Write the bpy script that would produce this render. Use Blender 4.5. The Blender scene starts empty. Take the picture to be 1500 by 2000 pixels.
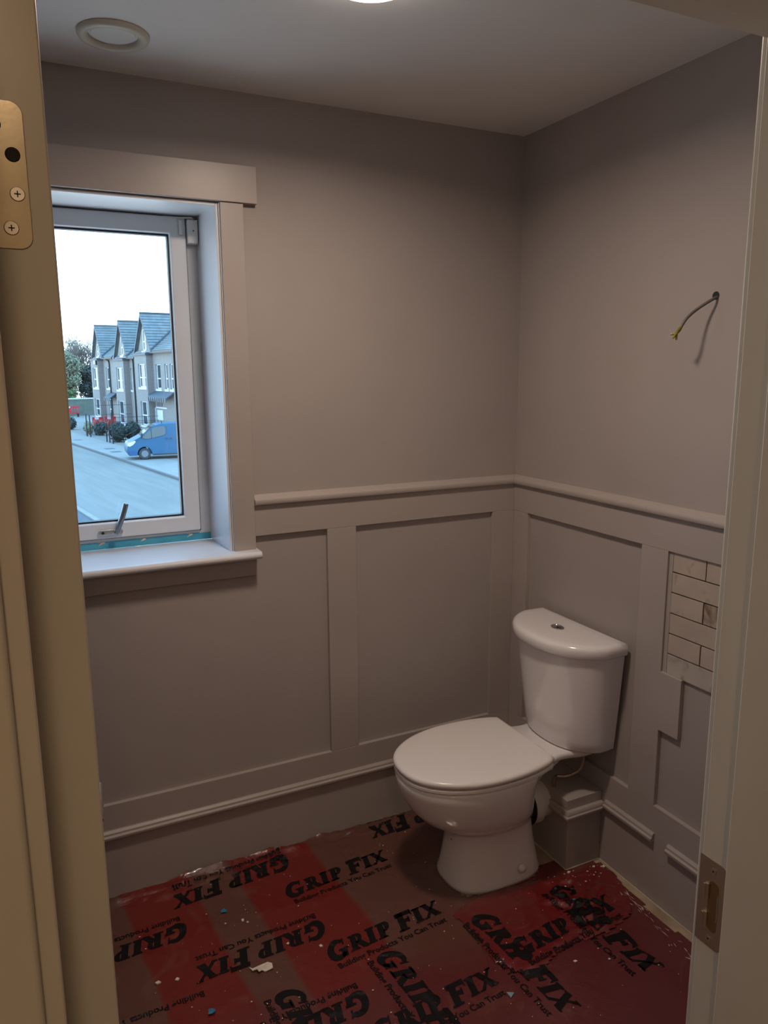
import bpy, bmesh, math, random
from mathutils import Vector, Matrix, noise
R = math.radians
random.seed(7)
C = bpy.context.scene.collection
SC = bpy.context.scene

# ---------------------------------------------------------------- camera
def set_camera():
    f, yaw, pitch, roll = 1480.85, R(26.16224), R(-10.59785), R(-0.35548)
    cy, sy, cp, sp = math.cos(yaw), math.sin(yaw), math.cos(pitch), math.sin(pitch)
    fw = Vector((sy * cp, cy * cp, sp)); r = Vector((cy, -sy, 0)); u = r.cross(fw)
    r2 = r * math.cos(roll) + u * math.sin(roll); u2 = -r * math.sin(roll) + u * math.cos(roll)
    cam = bpy.data.cameras.new('camera'); o = bpy.data.objects.new('camera', cam); C.objects.link(o)
    m = Matrix((r2, u2, -fw)).transposed().to_4x4(); m.translation = Vector((-1.66753, -2.28604, 1.61683))
    o.matrix_world = m
    cam.sensor_fit = 'VERTICAL'; cam.sensor_height = 24; cam.lens = 24 * f / 2000
    cam.clip_start = 0.02; cam.clip_end = 400
    SC.camera = o
set_camera()

# ---------------------------------------------------------------- world, light, exposure
def set_world():
    w = bpy.data.worlds.new('world'); SC.world = w; w.use_nodes = True
    nt = w.node_tree; nt.nodes.clear()
    out = nt.nodes.new('ShaderNodeOutputWorld'); bg = nt.nodes.new('ShaderNodeBackground')
    tc = nt.nodes.new('ShaderNodeTexCoord'); sep = nt.nodes.new('ShaderNodeSeparateXYZ')
    rp = nt.nodes.new('ShaderNodeValToRGB')
    nt.links.new(tc.outputs['Generated'], sep.inputs[0]); nt.links.new(sep.outputs['Z'], rp.inputs[0])
    e = rp.color_ramp.elements
    e[0].position = 0.0; e[0].color = (.70, .83, .94, 1)
    e[1].position = 1.0; e[1].color = (.24, .52, .87, 1)
    x = e.new(.10); x.color = (.56, .79, .98, 1)
    x = e.new(.35); x.color = (.36, .67, 1.0, 1)
    nt.links.new(rp.outputs[0], bg.inputs[0]); bg.inputs[1].default_value = 4.4
    nt.links.new(bg.outputs[0], out.inputs[0])
set_world()
def area(name, loc, size, power, col, rot=(0, 0, 0), spread=180, shape='DISK'):
    l = bpy.data.lights.new(name, 'AREA'); l.shape = shape; l.size = size; l.energy = power; l.color = col; l.spread = R(spread)
    o = bpy.data.objects.new(name, l); C.objects.link(o); o.location = loc; o.rotation_euler = rot; return o
LAMP = Vector((-.95, -.783, 2.4))
area('room_lamp_light', (LAMP.x, LAMP.y, 2.362), .17, 10, (1, .80, .66), spread=165)
area('landing_lamp_light', (-1.75, -2.95, 2.36), .16, 6.2, (1, .67, .39), spread=170)
SC.view_settings.view_transform = 'Standard'; SC.view_settings.look = 'None'
SC.view_settings.gamma = 1; SC.view_settings.use_curve_mapping = False
SC.view_settings.exposure = 0.0

# ---------------------------------------------------------------- helpers
ORG = {}; FR = {}
def tag(o, label=None, cat=None, group=None, kind=None):
    if label: o['label'] = label
    if cat: o['category'] = cat
    if group: o['group'] = group
    if kind: o['kind'] = kind
    return o
def thing(name, label, cat, loc=(0, 0, 0), group=None, kind=None, rot=0.0, frame=0.0):
    """Empty at the base of a thing. frame = rotation of the building frame, children are built in that frame."""
    o = bpy.data.objects.new(name, None); C.objects.link(o); o.empty_display_size = .05
    v = Vector(loc); o.location = Matrix.Rotation(frame, 4, 'Z') @ v; o.rotation_euler = (0, 0, frame)
    ORG[o.name] = v; FR[o.name] = frame
    return tag(o, label, cat, group, kind)
def obj(name, bm, mat, parent=None, smooth=False, frame=0.0, bev=0, seg=2, loc=None):
    me = bpy.data.meshes.new(name)
    org = ORG.get(parent.name, Vector()) if parent else Vector(loc or (0, 0, 0))
    if org.length: bmesh.ops.translate(bm, verts=bm.verts, vec=-org)
    bmesh.ops.recalc_face_normals(bm, faces=bm.faces)
    if smooth:
        for f in bm.faces: f.smooth = True
    bm.to_mesh(me); bm.free()
    o = bpy.data.objects.new(name, me); C.objects.link(o)
    if mat: me.materials.append(mat)
    if parent:
        o.parent = parent; ORG[o.name] = org
    else:
        o.location = Matrix.Rotation(frame, 4, 'Z') @ org; o.rotation_euler = (0, 0, frame); ORG[o.name] = org
    if bev:
        b = o.modifiers.new('bevel', 'BEVEL'); b.width = bev; b.segments = seg; b.limit_method = 'ANGLE'; b.angle_limit = R(40)
        b.harden_normals = False
        for f in me.polygons: f.use_smooth = True
        es = o.modifiers.new('wn', 'WEIGHTED_NORMAL'); es.keep_sharp = True
    return o
def st(name, bm, mat, parent=None, **k):
    o = obj(name, bm, mat, parent, **k)
    if not parent: o['kind'] = 'structure'
    return o
def B(): return bmesh.new()
def bx(bm, x0, x1, y0, y1, z0, z1):
    x0, x1 = sorted((x0, x1)); y0, y1 = sorted((y0, y1)); z0, z1 = sorted((z0, z1))
    v = [bm.verts.new((x, y, z)) for z in (z0, z1) for x, y in ((x0, y0), (x1, y0), (x1, y1), (x0, y1))]
    for f in ((3, 2, 1, 0), (4, 5, 6, 7), (0, 1, 5, 4), (1, 2, 6, 5), (2, 3, 7, 6), (3, 0, 4, 7)): bm.faces.new([v[i] for i in f])
    return bm
def box(*a): return bx(B(), *a)
def prism(bm, poly, axis, a, b):
    """poly: 2D points; axis x: (y,z), y: (x,z), z: (x,y)"""
    def P(p, t): return {'x': (t, p[0], p[1]), 'y': (p[0], t, p[1]), 'z': (p[0], p[1], t)}[axis]
    A = [bm.verts.new(P(p, a)) for p in poly]; D = [bm.verts.new(P(p, b)) for p in poly]; n = len(poly)
    bm.faces.new(A); bm.faces.new(D[::-1])
    for i in range(n): bm.faces.new((A[i], A[(i + 1) % n], D[(i + 1) % n], D[i]))
    return bm
def loft(bm, rings, cap=True):
    vs = [[bm.verts.new(p) for p in r] for r in rings]
    for a, b in zip(vs, vs[1:]):
        n = len(a)
        for i in range(n): bm.faces.new((a[i], a[(i + 1) % n], b[(i + 1) % n], b[i]))
    if cap: bm.faces.new(vs[0][::-1]); bm.faces.new(vs[-1])
    return bm
def tube(bm, pts, rad, n=10, cap=True):
    pts = [Vector(p) for p in pts]; rings = []
    if not isinstance(rad, (list, tuple)): rad = [rad] * len(pts)
    up = None
    for i, p in enumerate(pts):
        t = (pts[min(i + 1, len(pts) - 1)] - pts[max(i - 1, 0)]).normalized()
        if up is None: up = Vector((0, 0, 1)) if abs(t.z) < .9 else Vector((1, 0, 0))
        a = t.cross(up).normalized(); b = a.cross(t).normalized(); up = b
        rings.append([p + (a * math.cos(2 * math.pi * k / n) + b * math.sin(2 * math.pi * k / n)) * rad[i] for k in range(n)])
    return loft(bm, rings, cap)
def cyl(bm, c, axis, r, h, n=24, r2=None):
    c = Vector(c); d = {'x': Vector((1, 0, 0)), 'y': Vector((0, 1, 0)), 'z': Vector((0, 0, 1))}[axis]
    return tube(bm, [c, c + d * h], [r, r if r2 is None else r2], n)
def lathe(bm, c, prof, n=48, close=False):
    rings = [[(c[0] + r * math.cos(2 * math.pi * k / n), c[1] + r * math.sin(2 * math.pi * k / n), c[2] + z) for k in range(n)] for r, z in prof]
    if close: rings.append(rings[0])
    return loft(bm, rings, not close)
def spline(pts, n=8):
    out = []; P_ = [Vector(p) for p in pts]
    for i in range(len(P_) - 1):
        p0, p1, p2, p3 = P_[max(i - 1, 0)], P_[i], P_[i + 1], P_[min(i + 2, len(P_) - 1)]
        for k in range(n):
            t = k / n
            out.append(.5 * ((2 * p1) + (p2 - p0) * t + (2 * p0 - 5 * p1 + 4 * p2 - p3) * t * t + (3 * p1 - p0 - 3 * p2 + p3) * t ** 3))
    return out + [P_[-1]]

# ---------------------------------------------------------------- materials
def mat(name, col, rough=.5, metal=0, spec=.5, var=0, vscale=8, bump=0, bscale=60, coat=0, trans=0, col2=None, mapscale=None, emit=None):
    m = bpy.data.materials.new(name); m.use_nodes = True; nt = m.node_tree; b = nt.nodes['Principled BSDF']
    b.inputs['Roughness'].default_value = rough; b.inputs['Metallic'].default_value = metal
    b.inputs['Specular IOR Level'].default_value = spec; b.inputs['Coat Weight'].default_value = coat
    b.inputs['Transmission Weight'].default_value = trans
    c = (*col, 1); b.inputs['Base Color'].default_value = c
    if emit: b.inputs['Emission Color'].default_value = (*emit[0], 1); b.inputs['Emission Strength'].default_value = emit[1]
    tc = nt.nodes.new('ShaderNodeTexCoord'); src = tc.outputs['Object']
    if mapscale:
        mp = nt.nodes.new('ShaderNodeMapping'); mp.inputs['Scale'].default_value = mapscale; nt.links.new(src, mp.inputs[0]); src = mp.outputs[0]
    if var or col2:
        n = nt.nodes.new('ShaderNodeTexNoise'); n.inputs['Scale'].default_value = vscale; n.inputs['Detail'].default_value = 5
        nt.links.new(src, n.inputs['Vector'])
        r = nt.nodes.new('ShaderNodeValToRGB'); nt.links.new(n.outputs[0], r.inputs[0])
        e = r.color_ramp.elements; e[0].position = .35; e[1].position = .65
        if col2: e[0].color = c; e[1].color = (*col2, 1)
        else:
            e[0].color = (*[x * (1 - var) for x in col], 1); e[1].color = (*[min(1, x * (1 + var)) for x in col], 1)
        nt.links.new(r.outputs[0], b.inputs['Base Color'])
    if bump:
        n = nt.nodes.new('ShaderNodeTexNoise'); n.inputs['Scale'].default_value = bscale; n.inputs['Detail'].default_value = 4
        nt.links.new(src, n.inputs['Vector'])
        bp = nt.nodes.new('ShaderNodeBump'); bp.inputs['Strength'].default_value = bump; bp.inputs['Distance'].default_value = .002
        nt.links.new(n.outputs[0], bp.inputs['Height']); nt.links.new(bp.outputs[0], b.inputs['Normal'])
    return m
M = {}
M['wall'] = mat('taupe_emulsion', (.385, .345, .325), .62, spec=.35, var=.025, vscale=3, bump=.12, bscale=140)
M['trim'] = mat('taupe_satin', (.405, .36, .335), .36, spec=.45, var=.02, vscale=4, bump=.06, bscale=60)
M['ceil'] = mat('ceiling_emulsion', (.78, .77, .75), .8, spec=.2, var=.02, vscale=3, bump=.1, bscale=120)
M['gloss'] = mat('ivory_gloss', (.64, .61, .54), .3, spec=.45, var=.02, vscale=5, bump=.05, bscale=30)
M['upvc'] = mat('white_upvc', (.68, .70, .72), .32, var=.02)
M['reveal'] = mat('reveal_satin', (.66, .67, .70), .33, spec=.5, var=.02, vscale=4)
M['gasket'] = mat('black_rubber', (.012, .014, .02), .5)
M['steel'] = mat('satin_steel', (.55, .53, .50), .28, metal=1, var=.05, bump=.04, bscale=120)
M['brass'] = mat('brushed_brass', (.40, .36, .28), .22, metal=1, var=.08, vscale=20, bump=.03, bscale=90)
M['nickel'] = mat('dull_nickel', (.50, .42, .34), .38, metal=1, var=.06)
M['chrome'] = mat('chrome', (.62, .63, .65), .08, metal=1)
M['dark'] = mat('dark_void', (.012, .010, .010), .7)
M['ceramic'] = mat('vitreous_china', (.82, .80, .81), .12, spec=.55, coat=.4, var=.01, vscale=2)
M['seat'] = mat('seat_plastic', (.81, .79, .785), .24, spec=.5, var=.01, vscale=2)
M['plastic'] = mat('white_plastic', (.70, .69, .66), .35, var=.02)
M['ivoryp'] = mat('cream_plastic', (.62, .59, .50), .4, var=.03)
M['rubber'] = mat('grey_connector', (.68, .66, .65), .4)
M['ink'] = mat('black_ink', (.006, .005, .006), .5, spec=.25, var=.2, vscale=30)
M['cable'] = mat('grey_cable_sheath', (.13, .12, .115), .45)
M['tape_yellow'] = mat('yellow_green_tape', (.42, .33, .05), .4, col2=(.10, .10, .03), vscale=90)
M['blue_tape'] = mat('blue_masking_film', (.05, .36, .55), .35, col2=(.09, .45, .62), vscale=12)
M['blue_bit'] = mat('blue_scrap', (.03, .22, .40), .5, var=.2, vscale=40)
M['paper'] = mat('white_scrap', (.72, .66, .58), .7, var=.1, vscale=60)
M['floor'] = mat('dusty_board', (.30, .215, .15), .6, col2=(.46, .36, .26), vscale=9, bump=.3, bscale=50)
M['dust'] = mat('plaster_dust', (.55, .47, .38), .8, var=.1)

def tile_mat(name, base, stain, amt):
    m = mat(name, base, .3, var=.06, vscale=14, bump=.05)
    nt = m.node_tree; b = nt.nodes['Principled BSDF']; old = b.inputs['Base Color'].links[0].from_socket
    tc = nt.nodes.new('ShaderNodeTexCoord'); n = nt.nodes.new('ShaderNodeTexNoise'); n.inputs['Scale'].default_value = 17
    n.inputs['Detail'].default_value = 6; n.inputs['Distortion'].default_value = .8; nt.links.new(tc.outputs['Object'], n.inputs[0])
    r = nt.nodes.new('ShaderNodeValToRGB'); nt.links.new(n.outputs[0], r.inputs[0])
    r.color_ramp.elements[0].position = .66 - amt; r.color_ramp.elements[1].position = .80 - amt * .6
    mx = nt.nodes.new('ShaderNodeMix'); mx.data_type = 'RGBA'
    nt.links.new(r.outputs[0], mx.inputs[0]); nt.links.new(old, mx.inputs[6]); mx.inputs[7].default_value = (*stain, 1)
    nt.links.new(mx.outputs[2], b.inputs['Base Color']); return m
M['tile1'] = tile_mat('rustic_tile', (.47, .40, .345), (.30, .22, .16), .03)
M['tile2'] = tile_mat('rustic_tile_stained', (.42, .34, .28), (.13, .085, .055), .16)
M['tile3'] = tile_mat('rustic_tile_marbled', (.46, .42, .37), (.26, .22, .19), .15)

def glass_mat(name='window_glass', tint=(1, 1, 1), refl=.05):
    m = bpy.data.materials.new(name); m.use_nodes = True; nt = m.node_tree; nt.nodes.clear()
    o = nt.nodes.new('ShaderNodeOutputMaterial'); t = nt.nodes.new('ShaderNodeBsdfTransparent'); g = nt.nodes.new('ShaderNodeBsdfGlossy')
    t.inputs[0].default_value = (*tint, 1); g.inputs['Roughness'].default_value = .02
    mx = nt.nodes.new('ShaderNodeMixShader'); mx.inputs[0].default_value = refl
    nt.links.new(t.outputs[0], mx.inputs[1]); nt.links.new(g.outputs[0], mx.inputs[2]); nt.links.new(mx.outputs[0], o.inputs[0]); return m
M['glass'] = glass_mat(tint=(.97, .985, .99))
# far scenery
M['brick'] = None
def brick_mat(name, c1, c2, mortar, sc=1.0):
    m = bpy.data.materials.new(name); m.use_nodes = True; nt = m.node_tree; b = nt.nodes['Principled BSDF']; b.inputs['Roughness'].default_value = .85
    tc = nt.nodes.new('ShaderNodeTexCoord'); sp = nt.nodes.new('ShaderNodeSeparateXYZ'); cb = nt.nodes.new('ShaderNodeCombineXYZ'); ad = nt.nodes.new('ShaderNodeMath')
    nt.links.new(tc.outputs['Object'], sp.inputs[0]); nt.links.new(sp.outputs[0], ad.inputs[0]); nt.links.new(sp.outputs[1], ad.inputs[1])
    nt.links.new(ad.outputs[0], cb.inputs[0]); nt.links.new(sp.outputs[2], cb.inputs[1])
    k = nt.nodes.new('ShaderNodeTexBrick'); nt.links.new(cb.outputs[0], k.inputs[0]); k.inputs['Scale'].default_value = sc
    k.inputs['Color1'].default_value = (*c1, 1); k.inputs['Color2'].default_value = (*c2, 1); k.inputs['Mortar'].default_value = (*mortar, 1)
    k.inputs['Brick Width'].default_value = .225; k.inputs['Row Height'].default_value = .075; k.inputs['Mortar Size'].default_value = .01
    nt.links.new(k.outputs[0], b.inputs['Base Color']); return m
M['brick'] = brick_mat('buff_brick', (.27, .255, .235), (.22, .21, .195), (.29, .28, .265))
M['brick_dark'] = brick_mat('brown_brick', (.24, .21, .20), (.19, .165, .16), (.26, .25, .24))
M['slate'] = mat('blue_grey_slate', (.17, .20, .205), .5, var=.15, vscale=2)
M['lead'] = mat('lead_grey', (.055, .075, .10), .5, var=.1)
M['farwhite'] = mat('white_window_frame', (.62, .64, .66), .4)
M['farglass'] = mat('dark_window_pane', (.035, .05, .06), .08, spec=.8)
M['black'] = mat('black_metal', (.008, .010, .014), .45)
M['asphalt'] = mat('pale_road', (.19, .185, .17), .85, col2=(.225, .22, .20), vscale=.9, mapscale=(3, .25, 1), bump=.2, bscale=30)
M['pave'] = mat('pale_paving', (.27, .265, .245), .8, var=.06, vscale=.8)
M['kerb'] = mat('kerb_stone', (.13, .13, .13), .8, var=.08, vscale=3)
M['ground'] = mat('far_ground', (.21, .205, .19), .9, col2=(.25, .245, .23), vscale=.3)
M['van'] = mat('blue_van_paint', (.012, .10, .20), .4, spec=.4, coat=.08)
M['vandark'] = mat('van_dark_trim', (.03, .04, .05), .5)
M['vanglass'] = mat('van_glass', (.05, .065, .065), .05, spec=.9)
M['hub'] = mat('wheel_hub', (.20, .22, .25), .4, metal=.5)
M['lamp'] = mat('headlamp', (.75, .78, .78), .15, spec=.8)
M['red'] = mat('red_barrier_plastic', (.55, .025, .03), .45, var=.1)
M['leaf_dark'] = mat('dark_leaf', (.03, .055, .05), .6, var=.35, vscale=5)
M['leaf_mid'] = mat('grey_green_leaf', (.21, .225, .14), .65, var=.4, vscale=3)
M['leaf_pale'] = mat('bright_leaf', (.12, .19, .07), .65, var=.3, vscale=3)
M['bark'] = mat('bark', (.15, .125, .105), .85, var=.2)
M['stone'] = mat('mossy_wall', (.15, .165, .15), .9, col2=(.10, .13, .10), vscale=1.5)

# ---------------------------------------------------------------- room shell
XL, YF, YO, H = -2.12, -1.64, -1.78, 2.4
OX0, OX1, OZ0, OZ1 = -1.705, -1.075, 1.04, 2.094       # window opening
bm = B()
for a in ((XL - .1, OX0, 0, .3, -.1, 2.6), (OX1, .12, 0, .3, -.1, 2.6), (OX0, OX1, 0, .3, -.1, OZ0), (OX0, OX1, 0, .3, OZ1, 2.6)): bx(bm, *a)
bmesh.ops.remove_doubles(bm, verts=bm.verts, dist=1e-5)
wall_back = st('wall_back', bm, M['wall'])
wall_right = st('wall_right', box(0, .12, -3.4, 0, -.1, 2.6), M['wall'])
wall_left = st('wall_left', box(XL - .1, XL, YF, 0, -.1, 2.6), M['wall'])
DX0, DX1, DZ = -1.6725, -.8685, 1.9795              # inside faces of the door lining
bm = B()
for a in ((-3.2, DX0 - .03, YO, YF, -.1, 2.6), (DX1 + .03, 0, YO, YF, -.1, 2.6), (DX0 - .03, DX1 + .03, YO, YF, DZ + .03, 2.6)): bx(bm, *a)
wall_front = st('wall_front', bm, M['wall'])
ceiling = st('ceiling', box(-3.2, .12, -3.4, .3, H, H + .1), M['ceil'])
floor = st('floor', box(-3.2, .12, -3.4, .3, -.1, 0), M['floor'])
M['landing'] = mat('landing_paint', (.55, .50, .43), .7, var=.02)
M['carpet'] = mat('landing_floor', (.25, .19, .14), .8, var=.1, vscale=20)
bm = B(); bx(bm, -3.3, .12, -3.5, -3.4, -.1, 2.6); bx(bm, -3.3, -3.2, -3.4, YF, -.1, 2.6)
st('wall_landing', bm, M['landing'])

# door lining (frame) : rebate + stop + landing architrave
door = thing('door_1', 'open ivory painted door and its lining', None, (-1.27, YF, 0), kind='structure'); del door['label']
bm = B()
bx(bm, DX0 - .03, DX0, YO, YF, 0, DZ + .03); bx(bm, DX1, DX1 + .03, YO, YF, 0, DZ + .03); bx(bm, DX0, DX1, YO, YF, DZ, DZ + .03)
obj('door_lining', bm, M['gloss'], door, bev=.0015)
sy = -1.687
bm = B(); q_ = YO - .0004; bx(bm, DX0 - .0295, -1.6675, q_, sy, 0, DZ + .029); bx(bm, -.881, DX1 + .0295, q_, sy, 0, DZ + .029); bx(bm, -1.6675, -.881, q_, sy, DZ - .012, DZ + .029)
obj('door_stop', bm, M['gloss'], door, bev=.002)
for nm, ya, yb in (('landing_architrave', YO - .016, YO), ('room_architrave', YF, YF + .016)):
    bm = B(); w = .07; g = .010 if nm[0] == 'r' else .008
    bx(bm, DX0 - g - w, DX0 - g, ya, yb, 0, DZ + g + w); bx(bm, DX1 + g, DX1 + g + w, ya, yb, 0, DZ + g + w); bx(bm, DX0 - g, DX1 + g, ya, yb, DZ + g, DZ + g + w)
    obj(nm, bm, M['gloss'], door, bev=.004, seg=3)
LX0, LX1 = -1.6695, -1.6243
leaf = obj('door_leaf', box(LX0, LX1, YF + .001, YF + .79, .006, 1.975), M['gloss'], door, bev=.0018)
hdl = obj('lever_handle', tube(B(), spline([(-1.6243, -.8995, .868), (-1.600, -.8995, .868), (-1.5795, -.903, .868), (-1.5805, -.925, .868), (-1.584, -.97, .868), (-1.590, -1.02, .868)], 5), .0085, 14), M['chrome'], door, smooth=True)
obj('handle_rose', tube(B(), [(-1.6243, -.8995, .868), (-1.617, -.8995, .868)], [.026, .024], 28), M['chrome'], hdl)
# hinge leaf on the door edge (faces -Y)
def rrect(cx, cz, w, h, r, n=6, corners='1111'):
    pts = []
    for i, (sx, sz) in enumerate(((1, -1), (1, 1), (-1, 1), (-1, -1))):
        rr = r if corners[i] == '1' else .0004
        ax, az = cx + sx * (w / 2 - rr), cz + sz * (h / 2 - rr); a0 = (-90, 0, 90, 180)[i]
        for k in range(n + 1):
            a = R(a0 + 90 * k / n); pts.append((ax + rr * math.cos(a), az + rr * math.sin(a)))
    return pts
for hz, vis in ((1.7575, 1), (.98, 0), (.22, 0)):
    yy = YF + .001
    hl = obj('hinge_leaf', prism(B(), rrect(-1.6545, hz, .030, .102, .009), 'y', yy - .0012, yy + .001), M['brass'], door, bev=.0004)
    for sx, sz, sunk in ((-1.6595, .034, 1), (-1.6484, .0145, 1), (-1.6475, -.0125, 0), (-1.6535, -.0365, 0)):
        z = hz + sz
        bm = B(); tube(bm, [(sx, yy - .0022, z), (sx, yy - .0012, z)], [.0047, .0052], 20)
        if sunk: obj('screw_hole', bm, M['dark'], hl)
        else:
            s_ = obj('screw', bm, M['steel'], hl)
    for sx, sz in ((-1.6475, -.0125), (-1.6535, -.0365)):
        bm = B(); z = hz + sz; bx(bm, sx - .0022, sx + .0022, yy - .0024, yy - .0021, z - .0004, z + .0004); bx(bm, sx - .0004, sx + .0004, yy - .0024, yy - .0021, z - .0022, z + .0022); obj('screw_slot', bm, M['dark'], hl)
    if vis:
        bm = B()
        for k in range(12):
            a = 2 * math.pi * k / 12; cx, cz = -1.6645 + .0068 * math.cos(a), hz + .0265 + .0068 * math.sin(a)
            prism(bm, [(cx - .0008, cz - .0014), (cx + .0012, cz - .0008), (cx + .0006, cz + .0013)], 'y', yy - .0015, yy - .0011)
        bx(bm, -1.6662, -1.6656, yy - .0015, yy - .0011, hz + .0245, hz + .0285)
        bx(bm, -1.6642, -1.6636, yy - .0015, yy - .0011, hz + .0245, hz + .0285)
        bx(bm, -1.6662, -1.6636, yy - .0015, yy - .0011, hz + .0262, hz + .0267)
        obj('stamped_mark', bm, M['ink'], hl)
    # knuckle
    obj('hinge_knuckle', cyl(B(), (-1.6715, yy + .004, hz - .05), 'z', .0055, .1, 14), M['brass'], door)
# latch keep on the right lining (faces -X)
kx = DX1 - .0012; kz0, kz1, ky0, ky1 = .837, .966, -1.6815, -1.6385
cy_, cz_ = (ky0 + ky1) / 2, (kz0 + kz1) / 2
pl = rrect(cy_, cz_, ky1 - ky0, kz1 - kz0, .011, corners='0011')
ol = [p for p in pl]
hole = rrect(cy_ - .0035, cz_ - .003, .0165, .075, .007)
bm = B()
ov = [[bm.verts.new((x, p[0], p[1])) for p in ol] for x in (kx, DX1)]
hv = [[bm.verts.new((x, p[0], p[1])) for p in hole] for x in (kx, DX1)]
n = len(ol)
for i in range(n):
    j = (i + 1) % n
    bm.faces.new((ov[0][i], ov[0][j], hv[0][j], hv[0][i])); bm.faces.new((ov[0][i], ov[0][j], ov[1][j], ov[1][i]))
    bm.faces.new((hv[0][i], hv[0][j], hv[1][j], hv[1][i]))
keep = obj('strike_plate', bm, M['nickel'], door)
# recessed dished box behind the opening, slightly proud dark cup
bm = B(); loft(bm, [[(DX1 - .0006, p[0], p[1]) for p in hole], [(DX1 - .0004, cy_ - .0035 + (p[0] - cy_ + .0035) * .5, cz_ - .003 + (p[1] - cz_ + .003) * .86) for p in hole]], True)
obj('recess', bm, mat('dished_recess', (.30, .20, .11), .35, metal=.9), keep)
for dz in (-.022, .021):
    bm = B(); cyl(bm, (kx - .0005, cy_ + .0065, cz_ - .004 + dz - .011), 'z', .0027, .022, 12); bx(bm, kx - .002, kx, cy_ + .007, cy_ + .0125, cz_ - .004 + dz - .008, cz_ - .004 + dz + .008)
    obj('roller', bm, M['nickel'], keep)
bm = B(); bx(bm, kx - .0014, kx, cy_ - .0118, cy_ - .0108, cz_ - .02, cz_ + .02); obj('rim_edge', bm, M['steel'], keep)
for dz in (-.052, .05):
    bm = B(); cyl(bm, (kx - .0012, cy_ - .001, cz_ + dz), 'x', .0042, .0012, 16); obj('screw', bm, M['steel'], keep)
    bm = B(); cyl(bm, (kx - .0015, cy_ - .001, cz_ + dz), 'x', .0014, .0006, 8); obj('screw_socket', bm, M['dark'], keep)

# ---------------------------------------------------------------- panelling (boards are parts of their wall)
T = .015
def brd(parent, name, *a, bev=.0015): return obj(name, box(*a), M['trim'], parent, bev=bev)
e = .0005
# back wall
brd(wall_back, 'top_rail', -1.0025, -T, -T, e, 1.105, 1.21)
brd(wall_back, 'corner_stile', -.1085, -T, -T, e, .3135, 1.105)
brd(wall_back, 'stile', -.7597, -.6558, -T, e, .3135, 1.105)
brd(wall_back, 'stile', XL, XL + .1, -T, e, .3135, 2.0)
brd(wall_back, 'bottom_rail', XL, -T, -T, e, .205, .3135)
def cap_profile(z0, z1, d):   # (depth, z) of the skirting cap moulding
    m_ = (z0 + z1) / 2
    return [(0, z0), (-d * .80, z0), (-d * .97, z0 + .003), (-d, m_ - .002), (-d * .78, m_ + .001), (-d * .78, z1 - .006), (-d * .60, z1), (0, z1)]
def dado_profile(z0=1.201, z1=1.236, d=.031):
    return [(0, z0), (-T - .002, z0), (-d * .9, z0 + .005), (-d, z0 + .013), (-d * .92, z0 + .021), (-d * .55, z0 + .026), (-d * .42, z1 - .002), (-d * .3, z1), (0, z1)]
def rail_on_back(name, prof, x0, x1, par=wall_back):   # mitred at corner when x1 == 'corner'
    bm = B(); A = [bm.verts.new((x0, y, z)) for y, z in prof]; D = [bm.verts.new(((y if x1 == 'corner' else x1), y, z)) for y, z in prof]
    n = len(prof); bm.faces.new(A); bm.faces.new(D[::-1])
    for i in range(n): bm.faces.new((A[i], A[(i + 1) % n], D[(i + 1) % n], D[i]))
    return obj(name, bm, M['trim'], par, bev=.001)
def rail_on_right(name, prof, y0, y1, par=wall_right, xoff=0):
    bm = B(); A = [bm.verts.new((x + xoff, (x if y0 == 'corner' else y0), z)) for x, z in prof]; D = [bm.verts.new((x + xoff, y1, z)) for x, z in prof]
    n = len(prof); bm.faces.new(A); bm.faces.new(D[::-1])
    for i in range(n): bm.faces.new((A[i], A[(i + 1) % n], D[(i + 1) % n], D[i]))
    return obj(name, bm, M['trim'], par, bev=.001)
rail_on_back('dado_rail', dado_profile(), -1.0035, 'corner')
rail_on_right('dado_rail', dado_profile(), 'corner', YF)
base_b = st('baseboard_back', box(XL, -.1555, -.017, e, 0, .206), M['trim'], bev=.0015)
rail_on_back('cap_moulding', cap_profile(.204, .230, .034), XL, -.16, base_b)
# right wall
brd(wall_right, 'top_rail', -T, e, YF, 0, 1.105, 1.21)
brd(wall_right, 'corner_stile', -T, e, -.0987, 0, .3135, 1.105)
bm = prism(B(), [(-.655, .3135), (-.655, 1.105), (-.757, 1.105), (-.757, .742), (-.834, .742), (-.834, .5597), (-.762, .5597), (-.762, .3135)], 'x', -T, e)
obj('notched_stile', bm, M['trim'], wall_right, bev=.0015)
brd(wall_right, 'stile', -T, e, YF, -1.46, .3135, 1.105)
brd(wall_right, 'bottom_rail', -T, e, YF, 0, .2055, .3135, bev=0)
base_r = st('baseboard_right', box(-T, e, YF, -.5455, 0, .2055), M['trim'], bev=0)
rail_on_right('cap_moulding', cap_profile(.200, .228, .032), -.5655, -.7745, base_r)
rail_on_right('cap_moulding', cap_profile(.197, .225, .032), -.829, YF, base_r)
# thin pale strip where boards meet floor
bm = B(); bx(bm, XL, -.156, -.0205, -.0165, 0, .0035); bx(bm, -.0205, -.0165, YF, -.546, 0, .0035); bx(bm, -.159, -.155, -.546, -.0165, 0, .0035); bx(bm, -.156, -.017, -.5495, -.5455, 0, .0035)
st('trim_1', bm, M['dust'])
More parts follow.
